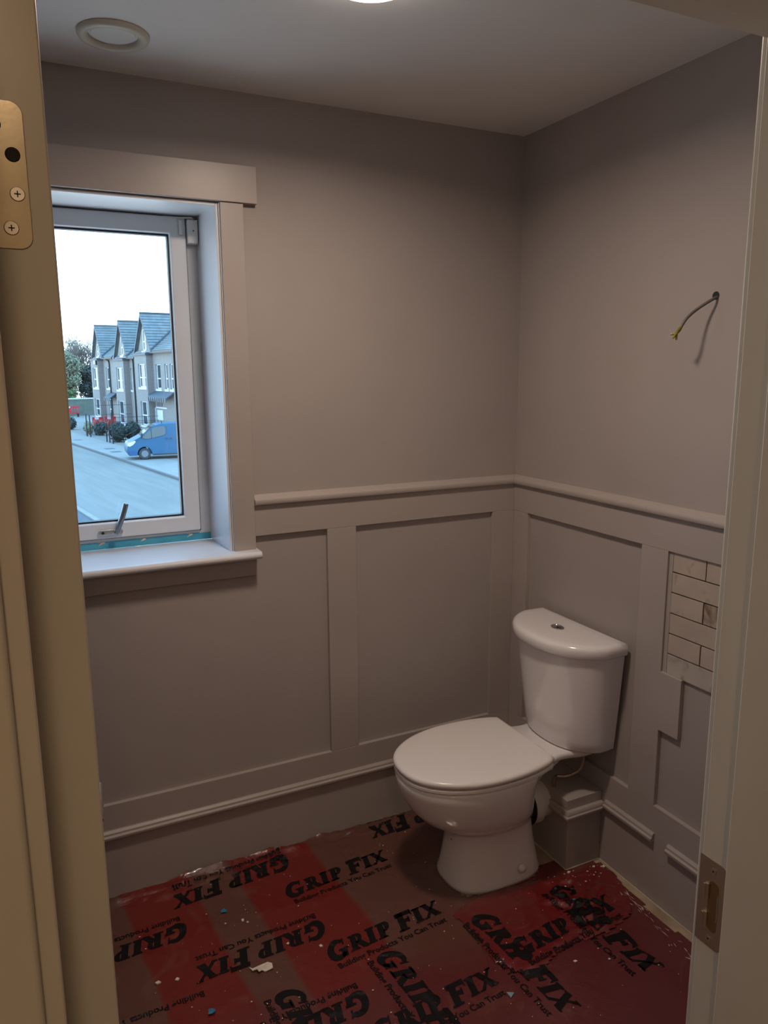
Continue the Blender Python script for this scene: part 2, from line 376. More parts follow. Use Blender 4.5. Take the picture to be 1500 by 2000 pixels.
# wall tiles above the basin position
random.seed(3)
st('tile_bed', box(-.004, e, -1.46, -.757, .742, 1.105), M['dark'], wall_right)
rows = [1.105, 1.0465, .9865, .925, .864, .803, .742]
for r_ in range(6):
    z1, z0 = rows[r_], rows[r_ + 1]
    ys = [-.7705]
    y = -.886 if r_ % 2 == 0 else -1.001
    while y > -1.46: ys.append(y); y -= .23
    ys.append(-1.46)
    for i, (ya, yb) in enumerate(zip(ys, ys[1:])):
        mt = M['tile3'] if r_ == 5 else (M['tile2'] if (r_, i) in ((2, 1),) else M['tile1'])
        d = .0085 + random.uniform(-.0007, .0007)
        bm = box(-d, -.002, yb + .0017, ya - .0017, z0 + (.0017 if r_ < 5 else 0), z1 - .0017)
        o = obj('tile', bm, mt, wall_right, bev=.0008)
# splash strip of caulk left of the tiles
obj('caulk_strip', box(-.0078, e, -.7708, -.757, .742, 1.104), M['trim'], wall_right)
# little stain on a tile
# cable hole plate
obj('cable_hole', prism(B(), [(-.8455 + -.0 + .011 * math.cos(a * math.pi / 8), 1.801 + .0105 * math.sin(a * math.pi / 8)) for a in range(16)], 'x', -.0006, e), M['dark'], wall_right)

# boxing for the waste pipe, in the corner behind the toilet
boxing = thing('trim_2', None, None, (-.08, -.28, 0), kind='structure')
obj('boxing_panel', box(-.155, 0 - .0001, -.545, -.0002, 0, .2), M['trim'], boxing, bev=.0015)
def ring_cap(z0, z1, off, par):
    prof = cap_profile(z0, z1, off)
    bm = B(); L = []
    for key in range(3):
        ring = []
        for d, z in prof:
            d = -d
            if key == 0: ring.append(bm.verts.new((-.018, -.545 - d, z)))
            elif key == 1: ring.append(bm.verts.new((-.155 - d, -.545 - d, z)))
            else: ring.append(bm.verts.new((-.155 - d, -.036, z)))
        L.append(ring)
    n = len(prof)
    for a, b in zip(L, L[1:]):
        for i in range(n): bm.faces.new((a[i], a[(i + 1) % n], b[(i + 1) % n], b[i]))
    bm.faces.new(L[0]); bm.faces.new(L[2][::-1])
    return obj('cap_moulding', bm, M['trim'], par, bev=.001)
ring_cap(.190, .2165, .022, boxing)
obj('boxing_top', box(-.162, -T - .0003, -.545, -T - .0003, .2, .249), M['trim'], boxing, bev=.0015)

# ---------------------------------------------------------------- window
win = thing('window_1', None, None, (-1.39, 0, OZ0), kind='structure')
wp = lambda nm, bm, m=M['trim'], **k: obj(nm, bm, m, win, **k)
wp('architrave', box(-1.0715, -1.0025, -.018, e, 1.064, OZ1), bev=.0015)
wp('architrave', box(-1.7785, -1.7085, -.018, e, 1.064, OZ1), bev=.0015)
wp('header_board', box(-1.818, -.9615, -.023, e, 2.0955, 2.1985), bev=.0015)
# window board with bullnose front
nose = [(-.046, 1.0405)] + [(-.050 - .0125 * math.cos(a), 1.0525 + .012 * math.sin(a)) for a in [R(x) for x in range(-80, 81, 20)]] + [(-.046, 1.0645), (.2, 1.0645), (.2, 1.0405)]
bm = prism(B(), nose[:-2] + [(-.0, 1.0645), (0, 1.0405)], 'x', -1.786, -.9965); bx(bm, OX0, OX1, 0, .2, 1.0405, 1.0645); wp('window_board', bm, M['reveal'])
wp('apron', box(-1.776, -1.0045, -.018, e, .980, 1.0405), bev=.0015)
def quadbox(pts, z0, z1): return prism(B(), pts, 'z', z0, z1)
wp('reveal_lining', quadbox([(-1.0755, -.006), (-1.0825, -.006), (-1.093, .2), (-1.0755, .2)], 1.0645, OZ1 - .0005), M['reveal'], bev=.0008)
wp('reveal_lining', quadbox([(-1.7045, -.006), (-1.6975, -.006), (-1.687, .2), (-1.7045, .2)], 1.0645, OZ1 - .0005), M['reveal'], bev=.0008)
wp('reveal_head', box(-1.697, -1.083, -.006, .2, OZ1 - .008, OZ1 - .0004), M['reveal'])
wp('shadow_bead', box(-1.0745, -1.0715, -.010, -.001, 1.0645, OZ1), M['upvc'])
def ring(x0, x1, z0, z1, w, y0, y1, wz=None):
    bm = B(); wz = wz or w
    o_ = [(x0, z0), (x1, z0), (x1, z1), (x0, z1)]; i_ = [(x0 + w, z0 + wz), (x1 - w, z0 + wz), (x1 - w, z1 - wz), (x0 + w, z1 - wz)]
    V = {}
    for k, y in (('f', y0), ('b', y1)):
        V[k] = ([bm.verts.new((p[0], y, p[1])) for p in o_], [bm.verts.new((p[0], y, p[1])) for p in i_])
    for i in range(4):
        j = (i + 1) % 4
        bm.faces.new((V['f'][0][i], V['f'][0][j], V['f'][1][j], V['f'][1][i])); bm.faces.new((V['b'][0][i], V['b'][0][j], V['b'][1][j], V['b'][1][i]))
        bm.faces.new((V['f'][0][i], V['f'][0][j], V['b'][0][j], V['b'][0][i])); bm.faces.new((V['f'][1][i], V['f'][1][j], V['b'][1][j], V['b'][1][i]))
    return bm
wp('outer_frame', ring(-1.704, -1.076, 1.0655, 2.0935, .055, .2, .27, .04), M['upvc'], bev=.003)
sash = wp('opening_sash', ring(-1.6515, -1.1285, 1.1015, 2.0815, .050, .183, .25, .050), M['upvc'], bev=.005, seg=3)
obj('glazing_bead', ring(-1.606, -1.174, 1.147, 2.036, .006, .190, .21), M['upvc'], sash, bev=.0015)
obj('sash_gap_shade', ring(-1.6545, -1.1255, 1.0985, 2.0845, .006, .1965, .1995), M['gasket'], sash)  # black ring standing in for the shade in the gap between sash and frame
obj('gasket', ring(-1.6015, -1.1785, 1.1515, 2.0315, .0070, .1935, .215), M['gasket'], sash)
obj('pane', box(-1.600, -1.180, .206, .212, 1.153, 2.030), M['glass'], sash)
# protective blue film left on the bottom of the frame, torn in places
pts = [(-1.686, 1.0665), (-1.094, 1.0665), (-1.094, 1.0895), (-1.10, 1.0885), (-1.155, 1.0893), (-1.163, 1.084), (-1.170, 1.0895), (-1.30, 1.0890), (-1.312, 1.0872), (-1.33, 1.0893), (-1.425, 1.0893), (-1.44, 1.080), (-1.452, 1.0885), (-1.686, 1.089)]
wp('masking_film', prism(B(), pts, 'y', .1978, .1998), M['blue_tape'])
for x in (-1.163, -1.312, -1.438):
    bm = B(); prism(bm, [(x - .011, 1.078), (x + .010, 1.086), (x + .004, 1.0915)], 'y', .1965, .1978); wp('torn_flap', bm, M['paper'])
# handle
hd = wp('window_handle', prism(B(), rrect(-1.4115, 1.1225, .074, .017, .0083), 'y', .174, .1835), M['steel'], bev=.002)
obj('spindle_hub', tube(B(), [(-1.394, .176, 1.124), (-1.394, .160, 1.124)], [.0105, .009], 20), M['chrome'], hd, bev=.001)
lv = spline([(-1.3955, .160, 1.121), (-1.389, .156, 1.142), (-1.376, .151, 1.175), (-1.3635, .148, 1.215)], 6)
obj('lever', tube(B(), lv, [.0065 + .0018 * min(1, i / 8) for i in range(len(lv))], 14), mat('grey_lever', (.20, .22, .25), .25, metal=.7), hd, smooth=True)
obj('screw_cover', cyl(B(), (-1.435, .1728, 1.1225), 'y', .0045, .002, 16), M['dark'], hd)
obj('knuckle', prism(B(), [(-1.402, 1.118), (-1.384, 1.118), (-1.380, 1.150), (-1.391, 1.152)], 'y', .154, .163), M['steel'], hd, bev=.002)
# alarm contact at top corner of the frame
al = thing('alarm_contact', 'small white alarm sensor box at the top right corner of the window frame', 'alarm sensor', (-1.112, .19, 2.0))
obj('sensor_case', box(-1.1265, -1.0945, .168, .1995, 2.0035, 2.074), M['plastic'], al, bev=.003, seg=3)
obj('status_light', cyl(B(), (-1.1085, .1665, 2.041), 'y', .0025, .002, 12), mat('grey_dot', (.1, .12, .14), .4), al)
obj('magnet', box(-1.1505, -1.1405, .174, .183, 2.028, 2.071), M['plastic'], al, bev=.003, seg=3)
ctr = spline([(-1.1095, .175, 2.0745), (-1.112, .170, 2.079), (-1.14, .176, 2.078), (-1.175, .188, 2.080), (-1.19, .198, 2.0835)], 6)
obj('sensor_lead', tube(B(), ctr, .0022, 8), M['plastic'], al, smooth=True)

# ---------------------------------------------------------------- ceiling fittings
fan = thing('ceiling_vent', 'round cream plastic ventilation ring set in the ceiling above the window', 'vent', (-1.368, -.243, H))
obj('ring_flange', lathe(B(), (-1.368, -.243, H), [(.082, -.0005), (.082, -.006), (.079, -.011), (.070, -.0135), (.062, -.012), (.057, -.004), (.057, -.0005)], 56, close=True), M['ivoryp'], fan, smooth=True)
obj('inner_disc', lathe(B(), (-1.368, -.243, H), [(.0005, -.0008), (.050, -.0008), (.050, -.0035), (.0005, -.0035)], 48, close=True), M['ceil'], fan)
cl = thing('ceiling_light', 'round flush ceiling light in the middle of the ceiling', 'light', (LAMP.x, LAMP.y, H))
obj('base', lathe(B(), LAMP, [(.001, -.0005), (.092, -.0005), (.092, -.008), (.001, -.008)], 48), M['plastic'], cl)
obj('diffuser', lathe(B(), LAMP, [(.088, -.008), (.090, -.024), (.080, -.032), (.001, -.035)], 48), mat('lit_diffuser', (.8, .8, .8), .5, emit=((1, .84, .72), 9)), cl, smooth=True)
ll = thing('ceiling_light', 'warm round ceiling light on the landing outside the room', 'light', (-1.75, -2.95, H))
obj('base', lathe(B(), (-1.75, -2.95, H), [(.001, -.0005), (.09, -.0005), (.09, -.02), (.001, -.02)], 40), M['plastic'], ll)
obj('diffuser', lathe(B(), (-1.75, -2.95, H), [(.085, -.02), (.08, -.034), (.001, -.038)], 40), mat('lit_warm_diffuser', (.8, .8, .8), .5, emit=((1, .62, .3), 4)), ll, smooth=True)

# ---------------------------------------------------------------- loose cable on the right wall
cab = thing('loose_cable', 'short grey cable with a yellow taped end sticking out of the right wall', 'cable', (0, -.845, 1.80))
cp = spline([(-.0005, -.851, 1.797), (-.018, -.847, 1.789), (-.045, -.826, 1.766), (-.066, -.815, 1.744), (-.078, -.809, 1.722)], 8)
obj('sheath', tube(B(), cp, .0040, 10), M['cable'], cab, smooth=True)
obj('taped_end', tube(B(), [(-.076, -.810, 1.727), (-.081, -.807, 1.716), (-.085, -.803, 1.708), (-.087, -.801, 1.703)], [.0038, .0052, .0048, .0042], 8), M['tape_yellow'], cab)
for a, b in (((-.086, -.802, 1.706), (-.092, -.789, 1.7045)), ((-.086, -.802, 1.705), (-.093, -.798, 1.694)), ((-.085, -.803, 1.706), (-.082, -.800, 1.690))):
    obj('wire_end', tube(B(), [a, b], [.0030, .0027], 8), M['tape_yellow'], cab)

# ---------------------------------------------------------------- toilet
YC = -.412
def sec(u0, u1, hw, z, e1=2.2, e2=2.2, n=56, split=None):
    """plan section, u = distance from the right wall, front at u1; e1 exponent of the front, e2 of the back"""
    uc = split if split is not None else (u0 + u1) / 2
    out = []
    for k in range(n):
        a = 2 * math.pi * k / n; c, s = math.cos(a), math.sin(a)
        ex = e1 if c > 0 else e2
        L = (u1 - uc) if c > 0 else (uc - u0)
        u = uc + L * math.copysign(abs(c) ** (2 / ex), c); v = hw * math.copysign(abs(s) ** (2 / ex), s)
        out.append((-u, YC + v, z))
    return out
toi = thing('toilet', 'white close-coupled toilet with closed lid standing in the corner', 'toilet', (-.36, YC, 0))
bm = B()
S_ = [(.215, .530, .108, 0, 2.8, 3.0, .37), (.205, .541, .1195, .001, 2.8, 3.0, .37), (.205, .541, .120, .014, 2.8, 3.0, .37), (.212, .536, .116, .03, 2.7, 3, .37), (.222, .528, .110, .08, 2.6, 3, .37),
      (.232, .522, .105, .13, 2.5, 3, .37), (.236, .522, .104, .180, 2.4, 2.8, .37), (.238, .537, .113, .200, 2.3, 2.6, .38), (.240, .585, .139, .222, 2.2, 2.5, .40), (.243, .628, .159, .250, 2.15, 2.4, .41),
      (.243, .658, .171, .285, 2.1, 2.3, .42), (.240, .680, .180, .325, 2.1, 2.3, .43), (.236, .692, .185, .360, 2.1, 2.4, .43), (.232, .697, .186, .385, 2.1, 2.5, .43), (.232, .695, .184, .392, 2.1, 2.5, .43), (.240, .687, .176, .395, 2.1, 2.5, .43)]
loft(bm, [sec(a[0], a[1], a[2], a[3], a[4], a[5], split=a[6]) for a in S_])
pan = obj('pan', bm, M['ceramic'], toi, smooth=True)
# rear shelf that carries the cistern
def shelf(z, g, dz=0):
    P_ = [(.2375, .150), (.230, .141), (.215, .127), (.180, .116), (.140, .118), (.100, .128), (.06, .130), (.02, .125)]
    P_ = [(p.x, p.y) for p in spline([(*p, 0) for p in P_], 4)]
    pts = [(u, w - g) for u, w in P_]
    pts[-1] = (pts[-1][0] + g, pts[-1][1]); pts[0] = (pts[0][0], pts[0][1])
    L = [(-u, YC + w, z) for u, w in pts] + [(-u, YC - w, z) for u, w in pts[::-1]]
    return L
bm = B(); loft(bm, [shelf(.372, .035), shelf(.378, .014), shelf(.388, .003), shelf(.398, 0), shelf(.406, .003), shelf(.409, .010)])
sh = obj('cistern_shelf', bm, M['ceramic'], toi, smooth=True)

# neck from the bowl up to the shelf underside
bm = B(); loft(bm, [sec(.235, .40, .075, .22, n=40), sec(.215, .40, .095, .30, n=40), sec(.17, .40, .118, .355, n=40), sec(.12, .40, .125, .38, n=40)])
obj('rear_web', bm, M['ceramic'], toi, smooth=True)
# outlet
bm = B(); tube(bm, [(-.30, YC, .225), (-.26, YC, .20), (-.225, YC, .19)], [.070, .058, .053], 28)
obj('outlet', bm, M['ceramic'], toi, smooth=True)
bm = B(); tube(bm, [(-.232, YC, .19), (-.228, YC, .19), (-.196, YC, .19), (-.192, YC, .19), (-.150, YC, .19)], [.060, .071, .071, .062, .058], 32)
obj('pan_connector', bm, M['rubber'], toi, bev=.001)
bm = B(); tube(bm, [(-.235, YC, .19), (-.231, YC, .19)], [.0725, .0725], 32); obj('connector_seal', bm, M['dark'], toi)
for s in (-1, 1):
    bm = B(); c = (-.322, YC + s * .114, .052)
    tube(bm, [c, (c[0], c[1] + s * .006, c[2]), (c[0], c[1] + s * .013, c[2] + .001), (c[0], c[1] + s * .0165, c[2] + .001)], [.0145, .0145, .0105, .003], 20)
    obj('bolt_cap', bm, M['plastic'], toi, smooth=True, )
bm = B(); tube(bm, [(-.5985, YC - .1375, .25), (-.599, YC - .1385, .25)], [.0018, .0018], 8)
obj('drill_mark', bm, M['dark'], pan)
# seat ring and lid
def eggs(z, g, u0=.2395):
    K = [(.700, 0), (.6985, .028), (.690, .062), (.668, .100), (.632, .134), (.585, .162), (.530, .182), (.465, .1925), (.395, .193), (.330, .186), (.280, .174), (.255, .165)]
    pl_ = [Vector(p) for p in K]
    sm = spline([(*p, 0) for p in K], 3)
    half = [(p.x, p.y) for p in sm] + [(u0, .156)]
    half = [(min(p[0], .700) if True else 0, p[1]) for p in half]
    cu = .46
    def sc(p): 
        L = math.hypot(p[0] - cu, p[1]); k = (L - g) / L; return (cu + (p[0] - cu) * k, p[1] * k)
    half = [sc(p) if p[0] > .2400 else (u0 + g * .25, sc(p)[1]) for p in half]
    return [(-u, YC + v, z) for u, v in half] + [(-u, YC - v, z) for u, v in half[::-1][:-1]]
bm = B(); loft(bm, [eggs(.3945, .030), eggs(.3985, .016), eggs(.399, .006), eggs(.401, .003), eggs(.409, .0025), eggs(.411, .005), eggs(.4114, .018), eggs(.4150, .024)])
obj('seat_ring', bm, M['seat'], toi, smooth=False, bev=0)
bm = B(); loft(bm, [eggs(.4148, .014), eggs(.4162, .004), eggs(.420, .001), eggs(.427, .000), eggs(.432, .0025), eggs(.4352, .008), eggs(.4365, .016), eggs(.4380, .045), eggs(.4390, .10)])
lid = obj('lid', bm, M['seat'], toi, smooth=True)
for s in (-1, 1):
    bm = B(); cyl(bm, (-.232, YC + s * .075 - .02, .417), 'y', .009, .04, 16); obj('hinge_post', bm, M['seat'], toi, smooth=True)
# cistern
def dsec(z, ub, us, uf, hw, r=.02, n=28, ex=2.3):
    pts = [(-ub, YC - hw + .002, z), (-(ub + us) * .5, YC - hw, z)]
    for k in range(n + 1):
        v = -1 + 2 * k / n; vv = math.sin(v * math.pi / 2)
        u = us + (uf - us) * (1 - abs(vv) ** ex) ** .66
        pts.append((-u, YC + vv * hw, z))
    pts += [(-(ub + us) * .5, YC + hw, z), (-ub, YC + hw - .002, z)]
    return pts
bm = B()
CS = [(.4095, .020, .060, .160, .162), (.412, .018, .064, .168, .171), (.418, .017, .067, .172, .176), (.45, .0165, .071, .177, .179), (.55, .0165, .080, .189, .188), (.65, .0165, .089, .201, .196), (.7435, .0165, .097, .212, .2035)]
loft(bm, [dsec(*c) for c in CS])
cis = obj('cistern', bm, M['ceramic'], toi, smooth=True)
es = cis.modifiers.new('es', 'EDGE_SPLIT'); es.split_angle = R(55)
bm = B()
LS = [(.7437, .016, .088, .212, .200), (.7445, .0163, .092, .228, .211), (.749, .0162, .093, .232, .2145), (.770, .0162, .094, .233, .2155), (.779, .0165, .093, .229, .2125), (.7838, .020, .090, .220, .205), (.7855, .028, .085, .205, .192), (.787, .05, .08, .17, .15)]
loft(bm, [dsec(*c) for c in LS])
cl_ = obj('cistern_lid', bm, M['ceramic'], toi, smooth=True)
es = cl_.modifiers.new('es', 'EDGE_SPLIT'); es.split_angle = R(62)
bm = B(); rr_ = [[(-.118 + r * .78 * math.cos(2 * math.pi * k / 32), YC + r * 1.12 * math.sin(2 * math.pi * k / 32), z) for k in range(32)] for r, z in ((.0235, .7850), (.0235, .7895), (.021, .7910), (.0195, .7900), (.019, .7885))]
loft(bm, rr_); bt = obj('flush_button', bm, M['chrome'], toi, smooth=True)
obj('button_split', box(-.1185 - .014, -.1185 + .014, YC - .0006, YC + .0006, .7886, .7892), M['dark'], bt)
# water supply
hose = spline([(-.075, -.478, .412), (-.062, -.492, .385), (-.060, -.498, .345), (-.075, -.496, .312), (-.110, -.480, .292), (-.140, -.462, .290)], 8)
obj('supply_hose', tube(B(), hose, .0058, 12), mat('braided_hose', (.42, .36, .28), .3, metal=.9, bump=.5, bscale=300), toi, smooth=True)
bm = B(); cyl(bm, (-.075, -.478, .392), 'z', .012, .022, 8); obj('hose_nut', bm, M['nickel'], toi)
bm = B(); cyl(bm, (-.13, -.44, .352), 'z', .018, .05, 12); cyl(bm, (-.155, -.44, .372), 'x', .008, .04, 10); obj('isolating_valve', bm, mat('dark_fitting', (.09, .085, .08), .4, metal=.5), toi)
obj('supply_pipe', tube(B(), [(-.14, -.462, .290), (-.142, -.455, .27), (-.142, -.455, .2495)], .0065, 10), M['nickel'], toi)

# ---------------------------------------------------------------- plastic sheeting on the floor
def ridged(x, y, s, seed):
    v = noise.noise(Vector((x * s, y * s * 1.6, seed))); return 1 - abs(v) * 2
def h_main(x, y):
    h = .0022 + .0012 * max(0, noise.noise(Vector((x * 6, y * 6, 1.3))))
    h += .0022 * max(0, ridged(x, y, 5, 4.1) - .88) / .12
    # rucked up along the back wall
    k = max(0, 1 - (-.02 - y) / .10) if y < -.02 else 1
    h += k * k * .004 + k * (.006 * abs(noise.noise(Vector((x * 3.5, y * 55, 7)))) + .016 * max(0, 1 - abs(noise.noise(Vector((x * 3, y * 26 + x * 2, 2.2)))) * 6) + .003 * noise.noise(Vector((x * 35, y * 50, 1))))
    h += .010 * max(0, 1 - abs(y + .045 + .012 * noise.noise(Vector((x * 5, 0, 3)))) / .012) * (.4 + .6 * abs(noise.noise(Vector((x * 9, 4, 3)))))
    return h
POLY2 = [(-.6048, -.5597), (-.52, -.528), (-.4302, -.5197), (-.30, -.538), (-.1723, -.5624), (-.024, -.566), (-.026, -.6287), (-.0518, -.7415), (-.1175, -.8044), (-.2308, -.8298), (-.3696, -.8158), (-.43, -.832), (-.4902, -.862), (-.5567, -.8412), (-.597, -.7655), (-.5842, -.641)]
def inside(x, y, P_=POLY2):
    c = False; j = len(P_) - 1
    for i in range(len(P_)):
        if (P_[i][1] > y) != (P_[j][1] > y) and x < (P_[j][0] - P_[i][0]) * (y - P_[i][1]) / (P_[j][1] - P_[i][1]) + P_[i][0]: c = not c
        j = i
    return c
def edged(x, y, P_=POLY2):
    m = 9
    for i in range(len(P_)):
        a = Vector(P_[i]); b = Vector(P_[(i + 1) % len(P_)]); p = Vector((x, y)); t = max(0, min(1, (p - a).dot(b - a) / (b - a).length_squared)); m = min(m, (p - a - (b - a) * t).length)
    return m
def h_patch(x, y):
    crump = math.exp(-((x + .20) ** 2 / .012 + (y + .68) ** 2 / .012))
    h = .0075 + .003 * noise.noise(Vector((x * 9, y * 9, 3.3)))
    h += (.0035 + .012 * crump) * max(0, ridged(x, y, 11, 9.1) - .55) / .45
    h += .006 * crump * noise.noise(Vector((x * 30, y * 30, 5)))
    return max(h, .0045)
def sheet_mat(name, brown_amt):
    m = bpy.data.materials.new(name); m.use_nodes = True; nt = m.node_tree; b = nt.nodes['Principled BSDF']
    N = nt.nodes.new; L = nt.links.new
    b.inputs['Roughness'].default_value = .26; b.inputs['Specular IOR Level'].default_value = .5; b.inputs['Coat Weight'].default_value = .5; b.inputs['Coat Roughness'].default_value = .10
    tc = N('ShaderNodeTexCoord'); sp = N('ShaderNodeSeparateXYZ')
    ns = N('ShaderNodeTexNoise'); ns.inputs['Scale'].default_value = 4; ns.inputs['Detail'].default_value = 3
    L(tc.outputs['Object'], ns.inputs[0])
    L(tc.outputs['Object'], sp.inputs[0])
    # x + y*slope + noise
    a1 = N('ShaderNodeMath'); a1.operation = 'MULTIPLY_ADD'; L(sp.outputs[1], a1.inputs[0]); a1.inputs[1].default_value = .09; L(sp.outputs[0], a1.inputs[2])
    a2 = N('ShaderNodeMath'); a2.operation = 'MULTIPLY_ADD'; L(ns.outputs[0], a2.inputs[0]); a2.inputs[1].default_value = .03; L(a1.outputs[0], a2.inputs[2])
    mr = N('ShaderNodeMapRange'); mr.inputs[1].default_value = -2.2; mr.inputs[2].default_value = .0; L(a2.outputs[0], mr.inputs[0])
    cr = N('ShaderNodeValToRGB'); L(mr.outputs[0], cr.inputs[0])
    red = (.17, .014, .012, 1); brn = (.125, .052, .040, 1)
    el = cr.color_ramp.elements; f = lambda x: (x + 2.2) / 2.2
    el[0].position = 0; el[0].color = red; el[1].position = 1; el[1].color = brn
    for x, c in ((-1.66, red), (-1.655, brn), (-1.475, brn), (-1.468, red), (-1.268, red), (-1.26, brn), (-1.13, brn), (-1.122, red), (-.862, red), (-.854, brn), (-.40, brn), (-.39, red)):
        q = el.new(f(x)); q.color = c
    # nearer the doorway the layers double up: redder overall
    n2 = N('ShaderNodeMath'); n2.operation = 'MULTIPLY_ADD'; L(ns.outputs[0], n2.inputs[0]); n2.inputs[1].default_value = .25; L(sp.outputs[1], n2.inputs[2])
    m2 = N('ShaderNodeMapRange'); m2.inputs[1].default_value = -.48; m2.inputs[2].default_value = -.62; L(n2.outputs[0], m2.inputs[0])
    mx = N('ShaderNodeMix'); mx.data_type = 'RGBA'; L(m2.outputs[0], mx.inputs[0]); L(cr.outputs[0], mx.inputs[6]); mx.inputs[7].default_value = (.125, .024, .026, 1)
    fm = N('ShaderNodeMix'); fm.data_type = 'RGBA'; fm.inputs[0].default_value = brown_amt; L(mx.outputs[2], fm.inputs[6]); fm.inputs[7].default_value = (.165, .011, .013, 1)
    # dusty smears
    d = N('ShaderNodeTexNoise'); d.inputs['Scale'].default_value = 7; d.inputs['Detail'].default_value = 8; d.inputs['Distortion'].default_value = 1.5; L(tc.outputs['Object'], d.inputs[0])
    dr = N('ShaderNodeValToRGB'); L(d.outputs[0], dr.inputs[0]); dr.color_ramp.elements[0].position = .60; dr.color_ramp.elements[1].position = .85; dr.color_ramp.elements[1].color = (.4, .4, .4, 1)
    dm = N('ShaderNodeMix'); dm.data_type = 'RGBA'; L(dr.outputs[0], dm.inputs[0]); L(fm.outputs[2], dm.inputs[6]); dm.inputs[7].default_value = (.24, .13, .09, 1)
    L(dm.outputs[2], b.inputs['Base Color'])
    bn = N('ShaderNodeTexNoise'); bn.inputs['Scale'].default_value = 22; bn.inputs['Detail'].default_value = 5; bn.inputs['Distortion'].default_value = 2.2; L(tc.outputs['Object'], bn.inputs[0])
    bp = N('ShaderNodeBump'); bp.inputs['Strength'].default_value = .35; bp.inputs['Distance'].default_value = .006; L(bn.outputs[0], bp.inputs['Height']); L(bp.outputs[0], b.inputs['Normal'])
    return m
M['sheet'] = sheet_mat('red_print_polythene', 0.0); M['sheet2'] = sheet_mat('red_polythene', .75)
def grid_sheet(name, x0, x1, y0, y1, step, hf, keep, m, parent=None, edge=None):
    bm = B(); nx = int((x1 - x0) / step) + 1; ny = int((y1 - y0) / step) + 1; V = {}
    for i in range(nx + 1):
        for j in range(ny + 1):
            x, y = x0 + (x1 - x0) * i / nx, y0 + (y1 - y0) * j / ny
            if keep(x, y): V[i, j] = bm.verts.new((x, y, hf(x, y)))
    for i in range(nx):
        for j in range(ny):
            q = [V.get(k) for k in ((i, j), (i + 1, j), (i + 1, j + 1), (i, j + 1))]
            if all(q): bm.faces.new(q)
    bmesh.ops.delete(bm, geom=[v for v in bm.verts if not v.link_faces], context='VERTS')
    return bm
def in_toilet(x, y): return ((-x - .373) / .155) ** 4 + ((y - YC) / .107) ** 4 < 1
def keep_main(x, y):
    w = .008 * noise.noise(Vector((x * 8, y * 8, 0)))
    if in_toilet(x, y): return False
    if y > -.46 + w * 2 - .25 * (x + .26) and x > -.262 + w and y > -.56: return False      # bare corner beside the boxing
    if x > -.045 + w * 1.5: return x < -.022 and y < -.98
    return True
bm = grid_sheet('m', XL + .01, -.022, YF + .02, -.0215, .0115, h_main, keep_main, None)
sheet = obj('plastic_sheet', bm, M['sheet'], loc=(-1.1, -.8, 0), smooth=True)
tag(sheet, 'red printed polythene sheet covering the floor of the room', 'plastic sheet')
# keep texture in room coordinates
ORG_S = Vector((-1.1, -.8, 0))
for mm in (M['sheet'], M['sheet2']):
    nt = mm.node_tree
    for l in [l for l in nt.links if l.from_node.type == 'TEX_COORD']:
        pass
# geometry position instead of object coordinates (the sheets never move)
for mm in (M['sheet'], M['sheet2']):
    nt = mm.node_tree; tcn = [n for n in nt.nodes if n.type == 'TEX_COORD'][0]
    mp = nt.nodes.new('ShaderNodeMapping'); mp.inputs['Location'].default_value = ORG_S
    tg = [l.to_socket for l in tcn.outputs['Object'].links]
    for t_ in tg: nt.links.new(mp.outputs[0], t_)
    nt.links.new(tcn.outputs['Object'], mp.inputs[0])
bm = grid_sheet('p', -.62, -.024, -.88, -.51, .0075, lambda x, y: h_patch(x, y) * min(1, .35 + edged(x, y) / .03) + .001, lambda x, y: inside(x, y) and not in_toilet(x, y), None)
for v in bm.verts: v.co.z = max(v.co.z, h_main(v.co.x, v.co.y) + .0015)
sheet2 = obj('plastic_sheet', bm, M['sheet2'], loc=(-1.1, -.8, 0), smooth=True)
tag(sheet2, 'crumpled torn offcut of darker red polythene lying between the toilet and the right wall', 'plastic sheet')
def h_top(x, y):
    if inside(x, y) and edged(x, y) > .004: return max(h_patch(x, y) * min(1, .35 + edged(x, y) / .03) + .001, h_main(x, y) + .0015)
    return h_main(x, y)
